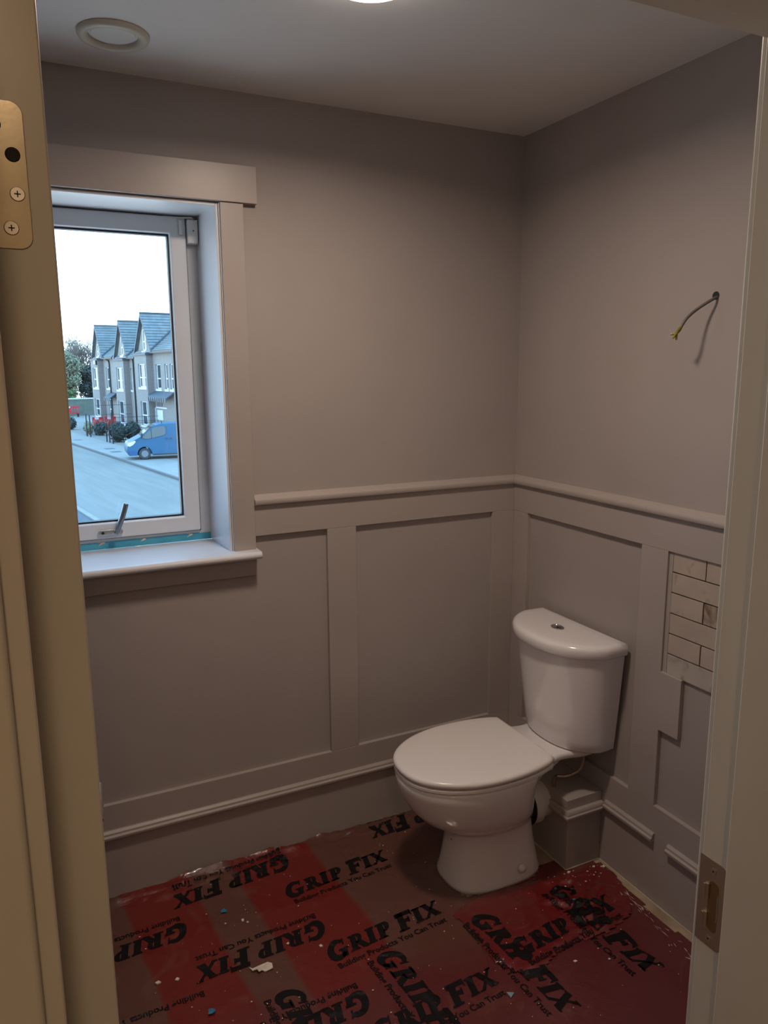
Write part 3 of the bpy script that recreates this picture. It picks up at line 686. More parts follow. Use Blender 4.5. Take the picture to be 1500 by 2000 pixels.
# lettering
def arc(cx, cy, rx, ry, a0, a1, t0, t1, n=14):
    q = []
    for k in range(n):
        f0, f1 = k / n, (k + 1) / n; A, D = R(a0 + (a1 - a0) * f0), R(a0 + (a1 - a0) * f1)
        w0, w1 = t0 + (t1 - t0) * math.sin(math.pi * f0), t0 + (t1 - t0) * math.sin(math.pi * f1)
        q.append([(cx + rx * math.cos(A), cy + ry * math.sin(A)), (cx + rx * math.cos(D), cy + ry * math.sin(D)), (cx + (rx - w1) * math.cos(D), cy + (ry - w1) * math.sin(D)), (cx + (rx - w0) * math.cos(A), cy + (ry - w0) * math.sin(A))])
    return q
rc = lambda a, b, c, d: [(a, c), (b, c), (b, d), (a, d)]
G = {'I': (.54, [rc(.09, .45, 0, 1), rc(.0, .53, 0, .11), rc(.0, .53, .89, 1)]),
     'F': (.92, [rc(.12, .47, 0, 1), rc(.02, .92, .78, 1), rc(.4, .74, .41, .60), rc(.0, .58, 0, .10), [(.84, 1), (.92, 1), (.96, .66), (.88, .70)], [(.66, .66), (.74, .66), (.74, .36), (.66, .36)]]),
     'P': (.84, [rc(.12, .47, 0, 1), rc(.0, .58, 0, .10), rc(.02, .5, .88, 1), rc(.4, .5, .38, .50)] + arc(.48, .69, .34, .31, -90, 90, .14, .30)),
     'R': (.98, [rc(.12, .46, 0, 1), rc(.0, .56, 0, .10), rc(.02, .5, .88, 1), rc(.4, .5, .42, .53)] + arc(.48, .71, .32, .29, -90, 90, .14, .28) + [[(.38, .46), (.70, .54), (1.10, .04), (1.04, -.04), (.74, 0)]]),
     'G': (1.06, arc(.50, .5, .50, .53, 46, 330, .15, .35, 26) + [rc(.68, .98, .06, .46), rc(.56, 1.04, .40, .50), [(.80, .66), (.88, .66), (.90, 1.0), (.80, .96)]]),
     'X': (.98, [[(.00, 1), (.34, 1), (1.02, 0), (.62, 0)], [(.80, 1), (.98, 1), (.24, 0), (.02, 0)], rc(-.04, .40, .91, 1), rc(.68, 1.02, .91, 1), rc(-.04, .28, 0, .09), rc(.58, 1.04, 0, .09)])}
def brand(s='GRIP FIX'):
    polys = []; x = 0
    for ch in s:
        if ch == ' ': x += .34; continue
        w, P_ = G[ch]; k = 1.22 if ch in 'GF' else 1.0; kx = 1.12 if ch in 'GF' else 1.0; dy = -.14 if ch in 'G' else (-.1 if ch == 'F' else 0)
        for p in P_: polys.append([(x + a * kx + .27 * (b * k + dy), b * k + dy) for a, b in p])
        x += w * kx + .07
    return polys, x
def put(polys, width, p0, p1, frac=(0, 1), capk=None, parent=None, name='printed_lettering', jitter=0):
    p0, p1 = Vector(p0), Vector(p1); d = p1 - p0; s = d.length / width; d.normalize(); up = Vector((-d.y, d.x)); sk = s * (capk or 1)
    bm = B()
    for P_ in polys:
        try: bm.faces.new([bm.verts.new((a * s, b * sk, 0)) for a, b in P_])
        except ValueError: pass
    bmesh.ops.triangulate(bm, faces=bm.faces)
    for _ in range(2):
        le = [e_ for e_ in bm.edges if e_.calc_length() > .011]
        if le: bmesh.ops.subdivide_edges(bm, edges=le, cuts=1); bmesh.ops.triangulate(bm, faces=bm.faces)
    dead = []
    for v in bm.verts:
        q = p0 + d * v.co.x + up * v.co.y
        if jitter: q += Vector((noise.noise(Vector((q.x * 16, q.y * 16, 1))), noise.noise(Vector((q.x * 16, q.y * 16, 8))))) * jitter
        v.co = (q.x, q.y, max(h_top(q.x + a_, q.y + b_) for a_, b_ in ((0, 0), (.007, 0), (-.007, 0), (0, .007), (0, -.007))) + .0010)
        if not (XL + .02 < q.x < -.03 and YF + .03 < q.y < -.022) or in_toilet(q.x, q.y) or not (keep_main(q.x, q.y) or inside(q.x, q.y)): dead.append(v)
    bmesh.ops.delete(bm, geom=dead, context='VERTS')
    if not bm.faces: bm.free(); return
    return obj(name, bm, M['ink'], parent)
BR, BW = brand()
def tagline(txt):
    cu = bpy.data.curves.new('t', 'FONT'); cu.body = txt; cu.size = 1; cu.resolution_u = 3; cu.offset = .02
    o = bpy.data.objects.new('t', cu); C.objects.link(o); bpy.context.view_layer.update()
    me = o.evaluated_get(bpy.context.evaluated_depsgraph_get()).to_mesh()
    P_ = [[(me.vertices[i].co.x, me.vertices[i].co.y) for i in f.vertices] for f in me.polygons]
    w = max(v.co.x for v in me.vertices); o.evaluated_get(bpy.context.evaluated_depsgraph_get()).to_mesh_clear()
    bpy.data.objects.remove(o); bpy.data.curves.remove(cu); return P_, w
TG, TW = tagline('Building Products You Can Trust')
def brand_at(p0, p1, tg=True, br=True, par=sheet, jit=0, cap=1.08):
    if br: put(BR, BW, p0, p1, capk=cap, parent=par, jitter=jit)
    if tg:
        a, b = Vector(p0), Vector(p1); d = (b - a).normalized(); up = Vector((-d.y, d.x)); off = -.037
        put(TG, TW, a + up * off + d * .012, a + up * off + d * ((b - a).length * .985), parent=par, name='printed_tagline', jitter=jit * .6)
for a, b in (((-1.020, -.268), (-.655, -.238)), ((-.998, -.565), (-.622, -.538)), ((-.955, -.405), (-1.335, -.418)), ((-.952, -.068), (-1.335, -.098)),
             ((-1.322, -.232), (-1.700, -.252)), ((-.950, -.700), (-1.335, -.715)), ((-.256, -.035), (-.640, -.052)), ((-.872, -.598), (-.842, -.985)),
             ((-1.168, -.598), (-1.145, -.985)), ((-.560, -.598), (-.535, -.985)), ((-.275, -.600), (-.245, -.985)), ((-.998, -.865), (-.622, -.838)), ((-.950, -1.0), (-1.335, -1.015)), ((-.86, -1.03), (-.84, -1.40))):
    onp = a[0] > -.6 and a[1] < -.5 and b[1] < -.9
    brand_at(a, b, jit=.012 if a == (-.275, -.600) else 0)
brand_at((-.528, -.798), (-.150, -.765), par=sheet2, jit=.003)
brand_at((-1.322, -.545), (-1.700, -.552), br=False)
# scraps of rubbish on the sheeting
def scrap(name, label, cat, x, y, r, m, seed, th=.002, tri=False, group=None):
    random.seed(seed); n = 3 if tri else 7; z = h_top(x, y) + .0012
    pts = [(x + r * (1 if tri else random.uniform(.55, 1.1)) * math.cos(2 * math.pi * k / n + seed), y + r * (1 if tri else random.uniform(.5, 1.0)) * math.sin(2 * math.pi * k / n + seed)) for k in range(n)]
    bm = B(); prism(bm, pts, 'z', z, z + th)
    for v in bm.verts: v.co.z += random.uniform(0, .004 if not tri else .0015)
    o = obj(name, bm, m, loc=(x, y, z)); return tag(o, label, cat, group)
scrap('plastic_scrap', 'blue plastic scrap on the red sheet, the one nearest the skirting below the window', 'scrap', -1.2118, -.2376, .011, M['blue_bit'], 1)
scrap('plastic_scrap', 'blue plastic scrap on the red sheet at the bottom edge left of the letters', 'scrap', -1.3339, -.587, .012, M['blue_bit'], 2)
scrap('plastic_scrap', 'dark blue plastic scrap lying on the crumpled red offcut', 'scrap', -.2401, -.6882, .011, M['blue_bit'], 3)
scrap('plastic_scrap', 'pale grey-blue triangular scrap in front of the toilet', 'scrap', -.617, -.8827, .012, mat('pale_blue_scrap', (.24, .33, .38), .5), 4.2, .0012, True)
# torn paper
random.seed(5); x, y = -1.175, -.508; z = h_top(x, y) + .001
bm = B(); prism(bm, [(x - .031, y + .022), (x - .024, y + .010), (x - .004, y + .013), (x + .020, y + .014), (x + .030, y + .004), (x + .027, y - .012), (x + .004, y - .013), (x - .002, y - .006), (x - .012, y - .011), (x - .014, y + .001), (x - .026, y + .002)], 'z', z, z + .0025)
for v in bm.verts: v.co.z += random.uniform(0, .006)
tag(obj('paper_scrap', bm, M['paper'], loc=(x, y, z)), 'torn white scrap of filler or paper on the red sheet, largest of the litter', 'scrap')
# paint flakes (uncountable crumbs)
bm = B(); random.seed(11)
def flake(x, y, r):
    z = h_top(x, y) + .0012; a0 = random.uniform(0, 6)
    pts = [(x + r * random.uniform(.5, 1.1) * math.cos(a0 + 1.57 * k), y + r * random.uniform(.4, 1) * math.sin(a0 + 1.57 * k)) for k in range(4)]
    prism(bm, pts, 'z', z, z + r * .4)
def okp(x, y): return not in_toilet(x, y) and x > XL + .05
for _ in range(260):
    x, y = random.uniform(-1.6, -.05), random.uniform(-1.3, -.06)
    if okp(x, y): flake(x, y, random.choice((.0012, .0016, .002, .0028)))
for _ in range(26):
    x, y = random.gauss(-.12, .06), random.gauss(-.60, .022)
    if okp(x, y) and x < -.04: flake(x, y, random.choice((.0015, .002, .003, .0042)))
for x, y, r in ((-1.17, -.30, .008), (-1.16, -.315, .006), (-1.22, -.29, .005), (-.045, -.60, .008), (-.075, -.585, .007), (-.168, -.572, .009), (-.178, -.565, .006), (-.39, -.87, .006), (-1.44, -.43, .009), (-1.39, -.44, .007), (-1.0, -.50, .007), (-.30, -.905, .005), (-1.08, -.45, .006), (-.42, -.635, .003)): flake(x, y, r)
o = obj('paint_flakes', bm, M['paper'], loc=(-.9, -.6, .003)); tag(o, 'white paint flakes and plaster crumbs scattered over the red sheet', 'debris', kind='stuff')
# streaks of plaster dust beside the right wall: thin smears on the floor
bm = B(); random.seed(21)
for k in range(45):
    t = random.random(); x = -.068 - .04 * t + random.gauss(0, .009); y = -.72 - .40 * t + random.gauss(0, .02)
    x = min(x, -.05); L_ = random.uniform(.008, .035); w = random.uniform(.0007, .0022); a = R(-95 + random.gauss(0, 14)); z = h_top(x, y) + .0009
    dx, dy = math.cos(a) * L_, math.sin(a) * L_; nx_, ny_ = -math.sin(a) * w, math.cos(a) * w
    bm.faces.new([bm.verts.new(p) for p in ((x, y, z), (x + dx * .5 + nx_, y + dy * .5 + ny_, z + .0004), (x + dx, y + dy, z), (x + dx * .5 - nx_, y + dy * .5 - ny_, z + .0004))])
o = obj('plaster_dust', bm, M['dust'], loc=(-.08, -.9, .003)); tag(o, 'beige streaks of plaster dust along the foot of the right wall', 'dust', kind='stuff')

# ================================================================ outside (street frame: x = n across the street, y = s along it)
FA = R(8); GZ = -3.4
def ST(name, bm, m): return st(name, bm, m, frame=FA)
ST('ground', box(10.19, 90, -10, 160, GZ - .3, GZ - .01), M['ground'])
ST('road', box(4.33, 10.04, -10, 160, GZ - .3, GZ - .09), M['asphalt'])
ST('pavement', box(10.19, 12.4, -10, 160, GZ - .2, GZ), M['pave'])
ST('pavement', box(-4, 4.2, 20, 60, GZ - .2, GZ - .02), mat('dark_tarmac', (.085, .10, .125), .8, var=.15, vscale=6))
far_k = thing('kerb', None, None, (10.1, 45, GZ), kind='structure', frame=FA)
for k in range(46): obj('kerb_stone', box(10.04, 10.19, 22 + k * 1.0 + .008, 23 + k * 1.0 - .008, GZ - .2, GZ + .012), M['kerb'], far_k)
near_k = thing('kerb', None, None, (4.25, 30, GZ), kind='structure', frame=FA)
for k in range(14): obj('kerb_stone', box(4.15, 4.33, 20 + k * .9 + .01, 20.9 + k * .9 - .01, GZ - .2, GZ + .02), M['pave'], near_k)
# drain covers in the pavement
for s_, n_ in ((49.8, 11.2), (47.5, 11.0), (58, 11.0)):
    tag(obj('manhole_cover', box(n_ - .3, n_ + .3, s_ - .35, s_ + .35, GZ, GZ + .008), M['lead'], frame=FA, loc=(n_, s_, GZ)), {49.8: 'flat grey drain cover in the pavement, middle one', 47.5: 'flat grey drain cover in the pavement nearest the van', 58: 'flat grey drain cover in the pavement farthest up the street'}[s_], 'drain cover')

N0 = 16.03
def far_window(house, s0, s1, z0, z1, n, trans=True, off=.5, yellow=False):
    w = .10
    bm = B(); f = .055
    bx(bm, n, n + .08, s0, s0 + w, z0, z1); bx(bm, n, n + .08, s1 - w, s1, z0, z1); bx(bm, n, n + .08, s0, s1, z0, z0 + .09); bx(bm, n, n + .08, s0, s1, z1 - .07, z1)
    zt = z0 + (z1 - z0) * .42
    if trans: bx(bm, n - .01, n + .08, s0, s1, zt - .045, zt + .045)
    if s1 - s0 > 1.3: bx(bm, n - .01, n + .08, (s0 + s1) / 2 - .45, (s0 + s1) / 2 - .36, z0, z1)
    fr = obj('window', bm, M['farwhite'], house)
    if trans:
        obj('pane', box(n + .04, n + .06, s0 + w, s1 - w, z0 + .09, zt - .045), M['farglass'], fr)
        obj('pane', box(n + .04, n + .06, s0 + w, s1 - w, zt + .045, z1 - .07), M['farglass'], fr)
    else: obj('pane', box(n + .04, n + .06, s0 + w, s1 - w, z0 + .09, z1 - .07), M['farglass'], fr)
    obj('window_sill', box(n - .12, n + .05, s0 - .12, s1 + .12, z0 - .16, z0), M['farwhite'], house)
    bm = B(); bx(bm, n + .1, n + .12, s0 - .03, s1 + .03, z0, z1); obj('window_reveal', bm, M['lead'], house)
def wall_holes(bm, n0, n1, s0, s1, z0, z1, holes):
    """front wall slab with rectangular openings"""
    ss = sorted({s0, s1, *[h[0] for h in holes], *[h[1] for h in holes]}); zs = sorted({z0, z1, *[h[2] for h in holes], *[h[3] for h in holes]})
    for a, b in zip(ss, ss[1:]):
        for c, d in zip(zs, zs[1:]):
            m_ = ((a + b) / 2, (c + d) / 2)
            if not any(h[0] < m_[0] < h[1] and h[2] < m_[1] < h[3] for h in holes): bx(bm, n0, n1, a, b, c, d)
def courses(parent, A, B_, C_, D, rows, th=.05):
    """roof slope as overlapping courses; A,B eave ends, C,D ridge ends above B,A. each course an object"""
    A, B_, C_, D = map(Vector, (A, B_, C_, D)); nrm = (B_ - A).cross(D - A).normalized()
    if nrm.z < 0: nrm = -nrm
    for k in range(rows):
        f0, f1 = k / rows, (k + 1.12) / rows; f1 = min(f1, 1)
        p = [A.lerp(D, f0), B_.lerp(C_, f0), B_.lerp(C_, f1), A.lerp(D, f1)]
        lo = [p[0] + nrm * .07, p[1] + nrm * .07, p[2] + nrm * .02, p[3] + nrm * .02]
        bm = B(); a = [bm.verts.new(q) for q in p]; b = [bm.verts.new(q) for q in lo]
        bm.faces.new(a[::-1]); bm.faces.new(b)
        for i in range(4): bm.faces.new((a[i], a[(i + 1) % 4], b[(i + 1) % 4], b[i]))
        obj('tile_course', bm, M['slate'], parent)
def B_new(): return bmesh.new()
def house(label, apex_s, apex_z, ge, bay0, bay1, near, far, strip_z, ups, gfs, attic, mains, hw):
    """ge: gable eave z; bay s range; near/far: s extent; hw half width of gable"""
    h = thing('terraced_house', label, 'house', (N0 + 3, (near + far) / 2, GZ), group='gabled brick houses across the street', frame=FA)
    bayh = [(w[0], w[1], w[2], w[3]) for w in ups + gfs]
    bm = B(); wall_holes(bm, N0, N0 + .2, bay0, bay1, GZ, strip_z, bayh); bx(bm, N0 + .2, N0 + .5, bay1 - .2, bay1, GZ, strip_z); obj('bay_wall', bm, M['brick'], h)
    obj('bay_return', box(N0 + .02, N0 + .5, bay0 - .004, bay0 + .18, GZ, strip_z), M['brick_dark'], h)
    obj('bay_core', box(N0 + .25, N0 + .5, bay0 + .2, bay1 - .2, GZ, strip_z), M['vandark'], h)
    obj('lead_roof', box(N0 - .08, N0 + .5, bay0 - .1, bay1 + .1, strip_z, strip_z + .17), M['lead'], h)
    mw = [(w[0], w[1], w[2], w[3]) for w in mains]
    top = ge - .05
    bm = B(); wall_holes(bm, N0 + .5, N0 + .7, near, far, GZ, top, mw); bx(bm, N0 + .75, N0 + 9, near + .02, far - .02, GZ, top); obj('main_wall', bm, M['brick'], h)
    # gable wall
    bm = B(); prism(bm, [(apex_s - hw + .25, top), (apex_s + hw - .25, top), (apex_s, apex_z - .35)], 'x', N0 + .45, N0 + .6); obj('gable_wall', bm, M['brick'], h)
    for w in ups + gfs: far_window(h, w[0] + .01, w[1] - .01, w[2], w[3], N0 + .08)
    for w in mains: far_window(h, w[0] + .01, w[1] - .01, w[2], w[3], N0 + .58)
    far_window(h, attic[0], attic[1], attic[2], attic[3], N0 + .38)
    # barge board
    bm = B(); t = .22
    for sgn in (-1, 1): prism(bm, [(apex_s, apex_z + .04), (apex_s + sgn * hw, ge + .02), (apex_s + sgn * hw, ge - .22), (apex_s, apex_z - t - .02)], 'x', N0 + .19, N0 + .24)
    obj('bargeboard', bm, M['lead'], h)
    bm = B(); prism(bm, [(apex_s, apex_z), (apex_s - hw, ge), (apex_s - hw, ge - .06), (apex_s, apex_z - .06)], 'x', N0 + .24, N0 + 5.2)
    prism(bm, [(apex_s, apex_z), (apex_s + hw, ge), (apex_s + hw, ge - .06), (apex_s, apex_z - .06)], 'x', N0 + .24, N0 + 5.2)
    prism(bm, [(N0 + .25, ge), (N0 + 3.9, apex_z - .1), (N0 + 9, ge), (N0 + 9, ge - .06), (N0 + .25, ge - .06)], 'y', near, far)
    rf = obj('roof', bm, M['slate'], h)
    courses(rf, (N0 + .2, apex_s - hw, ge), (N0 + 5.2, apex_s - hw, ge), (N0 + 5.2, apex_s, apex_z), (N0 + .2, apex_s, apex_z), 13)
    courses(rf, (N0 + .2, apex_s + hw, ge), (N0 + 5.2, apex_s + hw, ge), (N0 + 5.2, apex_s, apex_z), (N0 + .2, apex_s, apex_z), 13)
    courses(rf, (N0 + .25, near, ge), (N0 + .25, apex_s - hw + .3, ge), (N0 + 3.9, apex_s - hw + .3, apex_z - .1), (N0 + 3.9, near, apex_z - .1), 18)
    obj('ridge_tiles', box(N0 + .18, N0 + 5.2, apex_s - .09, apex_s + .09, apex_z + .02, apex_z + .12), M['lead'], h)
    zz = apex_z - .3; pz = (apex_z - .1 - ge) / 3.65; gz = (apex_z - ge) / hw
    tb_ = B(); tube(tb_, [(N0 + .22, apex_s - hw, ge + .1), (N0 + .22 + (zz - ge) / pz, apex_s - hw + (zz - ge) / gz, zz + .1)], .07, 6); obj('valley_flashing', tb_, M['lead'], h)
    # gutter and downpipe
    obj('gutter', box(N0 + .18, N0 + .32, near, bay0 - .15, ge - .17, ge - .04), M['black'], h)
    return h
h3 = house('nearest brick house, cut by the window frame, tiled gable and canopy over its door', 57.95, 5.98, 3.12, 56.4, 59.4, 46, 60.2, 2.84,
           [(56.75, 58.5, .42, 2.2)], [(56.75, 58.4, -2.5, -.66)], (57.4, 58.15, 3.2, 4.8), [(54.7, 55.8, .33, 2.15), (53.1, 53.75, .33, 2.15), (51.6, 52.6, .33, 2.15), (50.2, 51.3, -2.5, -.8)], 2.15)
h2 = house('middle brick house of the three gabled houses across the street', 64.1, 5.72, 2.80, 62.55, 65.2, 60.25, 66.8, 2.52,
           [(63.0, 64.8, .13, 1.96)], [(63.0, 64.8, -2.7, -.8)], (63.6, 64.2, 2.95, 4.5), [(61.9, 62.4, .13, 1.9)], 2.0)
h1 = house('farthest brick house of the three gabled houses, beside the trees', 71.85, 5.74, 2.90, 70.8, 73.3, 66.85, 73.9, 2.64,
           [(71.0, 72.7, .18, 2.0)], [(71.0, 72.7, -2.4, -.84)], (71.5, 72.1, 3.0, 4.1), [(68.8, 70.0, .16, 2.0), (68.7, 69.9, -2.4, -.8)], 1.85)
def canopy(h, s0, s1, z, slats=9):
    bm = B(); prism(bm, [(N0 - .12, z - .12), (N0 - .12, z - .02), (N0 + .5, z + .42), (N0 + .5, z + .30)], 'y', s0, s1); cn = obj('door_canopy', bm, M['lead'], h)
    for k in range(slats):
        s = s0 + (s1 - s0) * (k + .5) / slats; obj('slat', box(N0 - .16, N0 - .10, s - .07, s + .07, z - .32, z - .02), M['slate'], cn)
canopy(h3, 51.9, 56.3, -.25); canopy(h1, 66.9, 69.0, -.6, 4)
# door group of nearest house
obj('door_lintel', box(N0 + .44, N0 + .5, 53.6, 56.1, -1.12, -1.02), M['farwhite'], h3)
obj('front_door', box(N0 + .45, N0 + .5, 54.6, 55.9, -2.0, -1.25), M['farwhite'], h3)
obj('fanlight', box(N0 + .46, N0 + .5, 54.7, 55.8, -.98, -.68), M['lead'], h3)
obj('door_post', box(N0 + .42, N0 + .5, 56.2, 56.3, -3.4, -1.1), M['farwhite'], h3)
tb = B(); tube(tb, [(N0 + .2, 62.35, 2.95), (N0 + .25, 62.2, 2.75), (N0 + .42, 61.3, 2.62), (N0 + .42, 61.25, 2.4), (N0 + .42, 61.25, GZ)], .06, 8); obj('downpipe', tb, M['black'], h2)
tb = B(); tube(tb, [(N0 + .2, 69.6, 2.9), (N0 + .42, 68.6, 2.55), (N0 + .42, 68.5, 2.3), (N0 + .42, 68.5, GZ)], .06, 8); obj('downpipe', tb, M['black'], h1)
bm = B(); bx(bm, N0 - .12, N0 - .02, 70.9, 71.6, 2.25, 2.6); ab = obj('alarm_box', bm, M['black'], h1)
obj('alarm_lamp', box(N0 - .2, N0 - .12, 71.05, 71.4, 2.3, 2.65), M['farwhite'], ab)

# van
def build_van():
    y0, y1 = 41.9, 43.8
    v = thing('van', 'blue panel van parked nose to the street in front of the houses', 'van', (12.5, 42.85, GZ), frame=FA)
    prof = [(10.30, -3.14), (10.22, -3.0), (10.19, -2.82), (10.22, -2.66), (10.26, -2.50), (10.42, -2.36), (10.72, -2.20), (10.98, -2.07), (11.10, -1.98), (11.50, -1.66), (11.82, -1.455), (12.05, -1.385), (12.5, -1.352), (13.6, -1.345), (14.9, -1.37), (15.02, -1.50), (15.06, -2.2), (15.08, -3.0), (15.0, -3.14)]
    ctr = []
    wheels = (11.17, 14.15)
    low = [(15.0, -3.14)]
    bot = []
    for wx in wheels[::-1]:
        bot += [(wx + .40 * math.cos(R(a)), -3.06 + .40 * math.sin(R(a))) for a in range(-10, 191, 20)]
    poly = prof + bot
    bm = B(); rings = []
    for y, ins in ((y0 + .03, .03), (y0, 0), (y1, 0), (y1 - .0, .0)):
        pass
    def inset(z): return .0 if z < -2.25 else (.16 * (z + 2.25) / .9)
    A = [bm.verts.new((p[0], y0 + inset(p[1]), p[1])) for p in poly]; D = [bm.verts.new((p[0], y1 - inset(p[1]), p[1])) for p in poly]
    n = len(poly); bm.faces.new(A); bm.faces.new(D[::-1])
    for i in range(n): bm.faces.new((A[i], A[(i + 1) % n], D[(i + 1) % n], D[i]))
    body = obj('body', bm, M['van'], v, bev=.035, seg=3)
    rv = Matrix.Rotation(FA, 4, 'Z'); pv = rv @ Vector((11.17, 41.9, GZ)); a_ = R(-11)
    v.location = pv + Matrix.Rotation(a_, 4, 'Z') @ (v.location - pv); v.rotation_euler.z += a_
    def side(pts, name, m, d=.012):
        bm = B(); a = [bm.verts.new((p[0], y0 + inset(p[1]) - d, p[1])) for p in pts]; b = [bm.verts.new((p[0], y0 + inset(p[1]) + .02, p[1])) for p in pts]; n = len(pts)
        bm.faces.new(a); bm.faces.new(b[::-1])
        for i in range(n): bm.faces.new((a[i], a[(i + 1) % n], b[(i + 1) % n], b[i]))
        return obj(name, bm, m, v)
    side([(11.02, -2.12), (11.12, -2.04), (11.40, -1.80), (11.62, -1.64), (11.80, -1.55), (12.30, -1.50), (12.38, -1.56), (12.40, -1.90), (12.30, -2.02), (11.70, -2.14), (11.30, -2.20)], 'side_window', M['vanglass'])
    side([(11.575, -1.66), (11.615, -1.64), (11.615, -2.15), (11.575, -2.15)], 'window_divider', M['vandark'], .02)
    side([(12.47, -1.5), (12.485, -1.5), (12.485, -3.05), (12.47, -3.05)], 'door_seam', M['vandark'])
    for x in (12.44, 12.68): side([(x - .05, -2.18), (x + .05, -2.18), (x + .05, -2.25), (x - .05, -2.25)], 'door_handle', M['vandark'], .03)
    side([(10.30, -3.0), (10.24, -2.86), (10.55, -2.84), (10.72, -2.95), (10.72, -3.14), (10.34, -3.14)], 'bumper', mat('bumper_blue', (.02, .085, .22), .5), .03)
    side([(11.62, -3.16), (13.72, -3.16), (13.72, -3.08), (11.62, -3.08)], 'sill_trim', M['vandark'], .02)
    bm = B(); prism(bm, [(10.235, -2.56), (10.30, -2.44), (10.46, -2.345), (10.66, -2.28), (10.70, -2.36), (10.55, -2.52), (10.36, -2.62)], 'y', y0 - .02, y0 + .22); obj('headlamp', bm, M['lamp'], v, bev=.02)
    bm = B(); prism(bm, [(10.235, -2.56), (10.30, -2.44), (10.46, -2.345), (10.66, -2.28), (10.70, -2.36), (10.55, -2.52), (10.36, -2.62)], 'y', y1 - .22, y1 + .02); obj('headlamp', bm, M['lamp'], v, bev=.02)
    ws = [(11.03, -2.03), (11.50, -1.655), (11.84, -1.448)]
    bm = B(); a = [bm.verts.new((p[0] - .012, y0 + .10 + inset(p[1]), p[1] + .014)) for p in ws]; b = [bm.verts.new((p[0] - .012, y1 - .10 - inset(p[1]), p[1] + .014)) for p in ws]
    for i in range(2): bm.faces.new((a[i], a[i + 1], b[i + 1], b[i]))
    obj('windscreen', bm, M['vanglass'], v)
    for wx in wheels:
        bm = B(); tube(bm, [(wx, y0 + .02, -3.06), (wx, y0 + .05, -3.06), (wx, y0 + .22, -3.06), (wx, y0 + .25, -3.06)], [.30, .335, .335, .30], 28)
        w = obj('wheel', bm, M['vandark'], v)
        obj('hub_cap', tube(B(), [(wx, y0 + .0, -3.06), (wx, y0 + .03, -3.06)], [.19, .21], 24), M['hub'], w)
        bm = B(); tube(bm, [(wx, y1 - .25, -3.06), (wx, y1 - .05, -3.06)], [.33, .33], 20); obj('wheel', bm, M['vandark'], v)
    bm = B(); bx(bm, 10.98, 11.08, y0 - .20, y0 - .01, -2.10, -1.86); obj('wing_mirror', bm, M['vandark'], v, bev=.03)
    bm = B(); tube(bm, [(12.25, 42.3, -1.37), (12.23, 42.3, -1.22)], .02, 8); obj('aerial', bm, M['black'], v)
build_van()

# plants
def leaves(bm, c, rad, n, sz, seed):
    random.seed(seed); c = Vector(c)
    for _ in range(n):
        d = Vector((random.gauss(0, 1), random.gauss(0, 1), random.gauss(0, 1))).normalized(); r = random.uniform(.55, 1.05)
        p = c + Vector((d.x * rad[0] * r, d.y * rad[1] * r, d.z * rad[2] * r))
        a = Vector((random.gauss(0, 1), random.gauss(0, 1), random.gauss(0, 1))).normalized(); b = a.orthogonal().normalized(); s = sz * random.uniform(.6, 1.4)
        bm.faces.new([bm.verts.new(p + q) for q in (a * s, b * s * .6, -a * s, -b * s * .6)])
def core(bm, c, rad, seed):
    m_ = bmesh.ops.create_icosphere(bm, subdivisions=2, radius=1)
    for v in m_['verts']:
        k = .78 + .2 * noise.noise(v.co * 2 + Vector((seed, 0, 0))); v.co = Vector(c) + Vector((v.co.x * rad[0] * k, v.co.y * rad[1] * k, v.co.z * rad[2] * k))
def shrub(label, n_, s_, rad, m, seed, cnt=500, sz=.09, group='shrubs in the front gardens'):
    t = thing('shrub', label, 'shrub', (n_, s_, GZ), group=group, frame=FA)
    bm = B(); c = (n_, s_, GZ + rad[2] * .95); core(bm, c, rad, seed); leaves(bm, c, rad, cnt, sz, seed); obj('foliage', bm, m, t)
    bm = B()
    for k in range(3): tube(bm, [(n_ + .05 * k, s_, GZ), (n_ + (k - 1) * rad[0] * .4, s_, GZ + rad[2])], [.03, .015], 6)
    obj('stem', bm, M['bark'], t)
shrub('large dark hedge shrub behind the railing post, left of the van', 13.1, 54.6, (.62, .8, .70), M['leaf_dark'], 3, 900)
shrub('wide dark hedge shrub just left of the van windscreen', 14.3, 55.0, (.62, .8, .70), M['leaf_dark'], 4, 1000)
shrub('dark hedge shrub hidden behind the front of the van', 15.45, 54.2, (.55, .7, .58), M['leaf_dark'], 5, 600)
shrub('pointed dark green shrub in the middle garden between the two railing posts', 13.6, 61.5, (.6, .6, .55), M['leaf_dark'], 6, 500)
shrub('small shrub left of the pointed one, beside the twin black posts', 13.0, 62.8, (.4, .5, .55), M['leaf_mid'], 7, 300)
shrub('small round dark bush at the far end of the pavement', 13.1, 69.5, (.42, .42, .60), M['leaf_dark'], 8, 300)
shrub('small dark bush cut off by the door edge', 12.0, 70.0, (.35, .4, .5), M['leaf_dark'], 9, 250)
shrub('low dark shrub beneath the red barriers of the middle house', 15.0, 62.0, (.6, .5, .5), M['leaf_dark'], 10, 400)

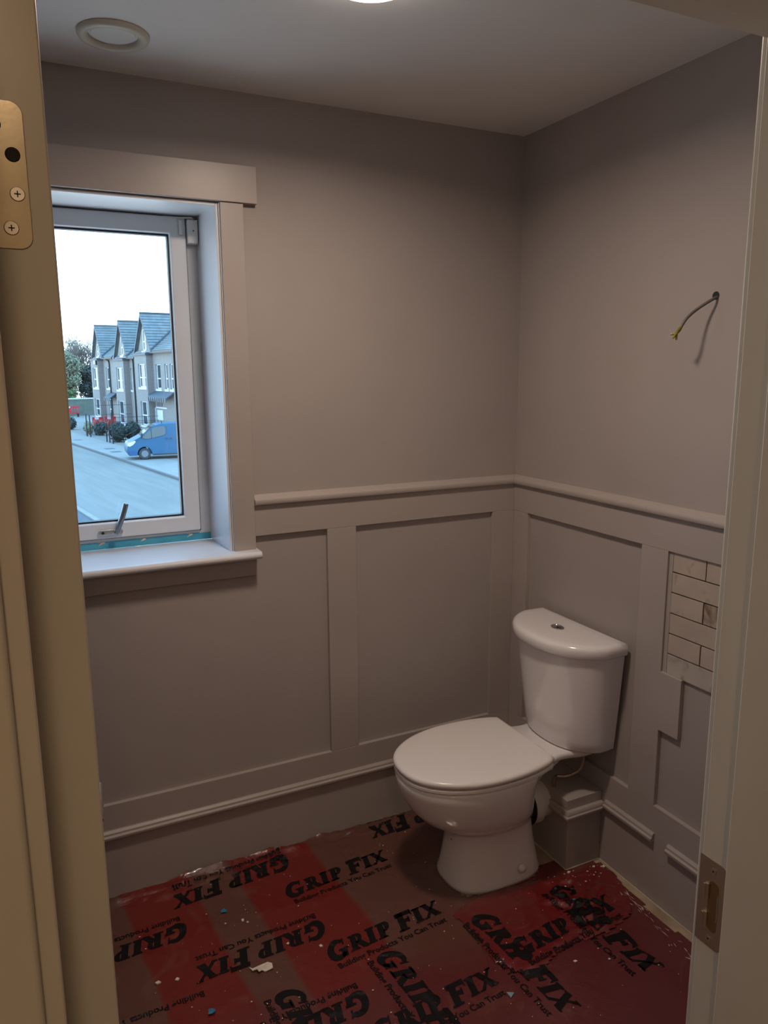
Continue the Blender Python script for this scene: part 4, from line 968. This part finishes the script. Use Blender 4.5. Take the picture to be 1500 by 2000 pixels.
# railings
ra = thing('railing', 'thin black metal railing posts and rails along the front gardens', 'railing', (12.45, 57, GZ), frame=FA)
for s_, n_, t_ in ((60.9, 12.40, -1.62), (60.3, 12.52, -1.70), (55.1, 12.42, -1.9), (54.3, 12.42, -2.0), (53.2, 12.36, -1.2)):
    obj('post', box(n_ - .035, n_ + .035, s_ - .035, s_ + .035, GZ, t_), M['black'], ra)
bm = B()
obj('rail', box(12.38, 12.42, 54.3, 55.1, -2.0, -1.96), M['black'], ra)
obj('rail', box(12.38, 12.42, 54.3, 55.1, -2.6, -2.56), M['black'], ra)
for z in (-1.62, -1.92, -2.05): obj('rail', box(12.4, 16.0, 54.2, 54.22, z - .012, z + .012), M['black'], ra)
for z in (-1.0, -1.75): obj('rail', box(13.2, 16.0, 61.0, 61.02, z - .012, z + .012), M['black'], ra)
bl = thing('lamp_post', 'thin black lamp post in front of the farthest house', 'lamp post', (13.1, 58.5, GZ), frame=FA)

# red plastic barriers
def barrier(label, n0, n1, s_, z0, z1):
    t = thing('plastic_barrier', label, 'barrier', ((n0 + n1) / 2, s_, GZ), group='red plastic pedestrian barriers', frame=FA)
    bm = B(); h = z1 - z0
    bx(bm, n0, n1, s_ - .03, s_ + .03, z1 - h * .22, z1); bx(bm, n0, n1, s_ - .03, s_ + .03, z0, z0 + h * .15)
    k = 8
    for i in range(k + 1):
        x = n0 + (n1 - n0) * i / k; bx(bm, x - .035, x + .035, s_ - .025, s_ + .025, z0, z1)
    bx(bm, n0 + (n1 - n0) * .33, n0 + (n1 - n0) * .62, s_ - .05, s_ + .03, z0 + h * .2, z1 - h * .3)
    obj('frame', bm, M['red'], t)
    bm = B(); bx(bm, n0 + (n1 - n0) * .20, n0 + (n1 - n0) * .6, s_ - .045, s_ - .03, z1 - h * .2, z1 - h * .02); obj('reflective_strip', bm, M['farwhite'], t)
    bm = B(); bx(bm, n0 + .1, n0 + .2, s_ - .25, s_ + .25, GZ, z0 + .04); bx(bm, n1 - .2, n1 - .1, s_ - .25, s_ + .25, GZ, z0 + .04); obj('feet', bm, M['black'], t)
barrier('red plastic barrier by the far boundary wall', 15.9, 18.25, 89.5, -3.05, -2.2)
barrier('red plastic barrier in front of the farthest house, left one', 14.1, 14.95, 66, -3.2, -2.2)
barrier('red plastic barrier beside it near the middle house, right one', 15.15, 16.0, 66, -3.2, -2.2)

# boundary wall
bw = thing('boundary_wall', 'grey-green boundary wall with a pale coping at the end of the street', 'wall', (17, 92, GZ), frame=FA)
obj('wall_panel', box(4, 30, 92, 92.25, GZ - .1, -1.5), M['stone'], bw)
obj('coping', box(4, 30, 91.93, 92.3, -1.5, -1.36), M['farwhite'], bw)

# trees
def tree(label, n_, s_, h, m, seed, crown, cnt, twigs=3, sz=.16, lf=True):
    random.seed(seed)
    t = thing('tree', label, 'tree', (n_, s_, GZ), group='trees beyond the boundary wall', frame=FA)
    bm = B()
    def grow(p, d, L, r, lev):
        q = p + d * L; mid = p + d * L * .5 + Vector((random.gauss(0, .05), random.gauss(0, .05), 0)) * L
        tube(bm, [p, mid, q], [r, r * .8, r * .6], 5)
        if lev == 0: return
        for k in range(4 if lev > 1 else 3):
            nd = (d + Vector((random.gauss(0, .45), random.gauss(0, .45), random.uniform(-.05, .35)))).normalized()
            grow(p.lerp(q, random.uniform(.45, 1)), nd, L * random.uniform(.55, .75), r * .55, lev - 1)
    grow(Vector((n_, s_, GZ)), Vector((.03, 0, 1)), h * .42, .22, twigs)
    obj('branches', bm, M['bark'], t)
    if lf:
        bm = B()
        for i in range(crown[3]):
            a = random.uniform(0, 6.28); rr = random.uniform(0, .6)
            c = (n_ + crown[0] * rr * math.cos(a), s_ + crown[1] * rr * math.sin(a), crown[2][0] + (crown[2][1] - crown[2][0]) * random.random())
            k = random.uniform(.30, .5); rad = (crown[0] * k, crown[1] * k, (crown[2][1] - crown[2][0]) * k * .5)
            leaves(bm, c, rad, cnt, sz, seed * 50 + i)
        obj('foliage', bm, m, t)
tree('pale ivy-covered tree left of the houses, partly hidden by the door', 18.4, 95, 9, M['leaf_mid'], 12, (3.0, 2.5, (-1.5, 4.2), 13), 420, twigs=4)
tree('bare twiggy tree right behind the farthest house gable', 21.3, 98, 11.2, M['leaf_mid'], 15, (2, 2, (0, 3), 3), 60, twigs=5)
tree('dark evergreen tree against the farthest house wall', 20.9, 94.5, 6.5, M['leaf_dark'], 17, (1.9, 2, (-2.4, 1.6), 11), 520, twigs=2, sz=.14)
tree('small bright green bush-like tree above the boundary wall', 18.4, 93.6, 4, M['leaf_pale'], 19, (1.3, 1.0, (-1.9, -.6), 5), 220, twigs=2)
tree('bare pale tree behind the ivy-covered tree', 19.6, 103, 11, M['leaf_mid'], 23, (3, 2.5, (0, 5), 7), 130, twigs=5)
bpy.data.objects.remove(bl)
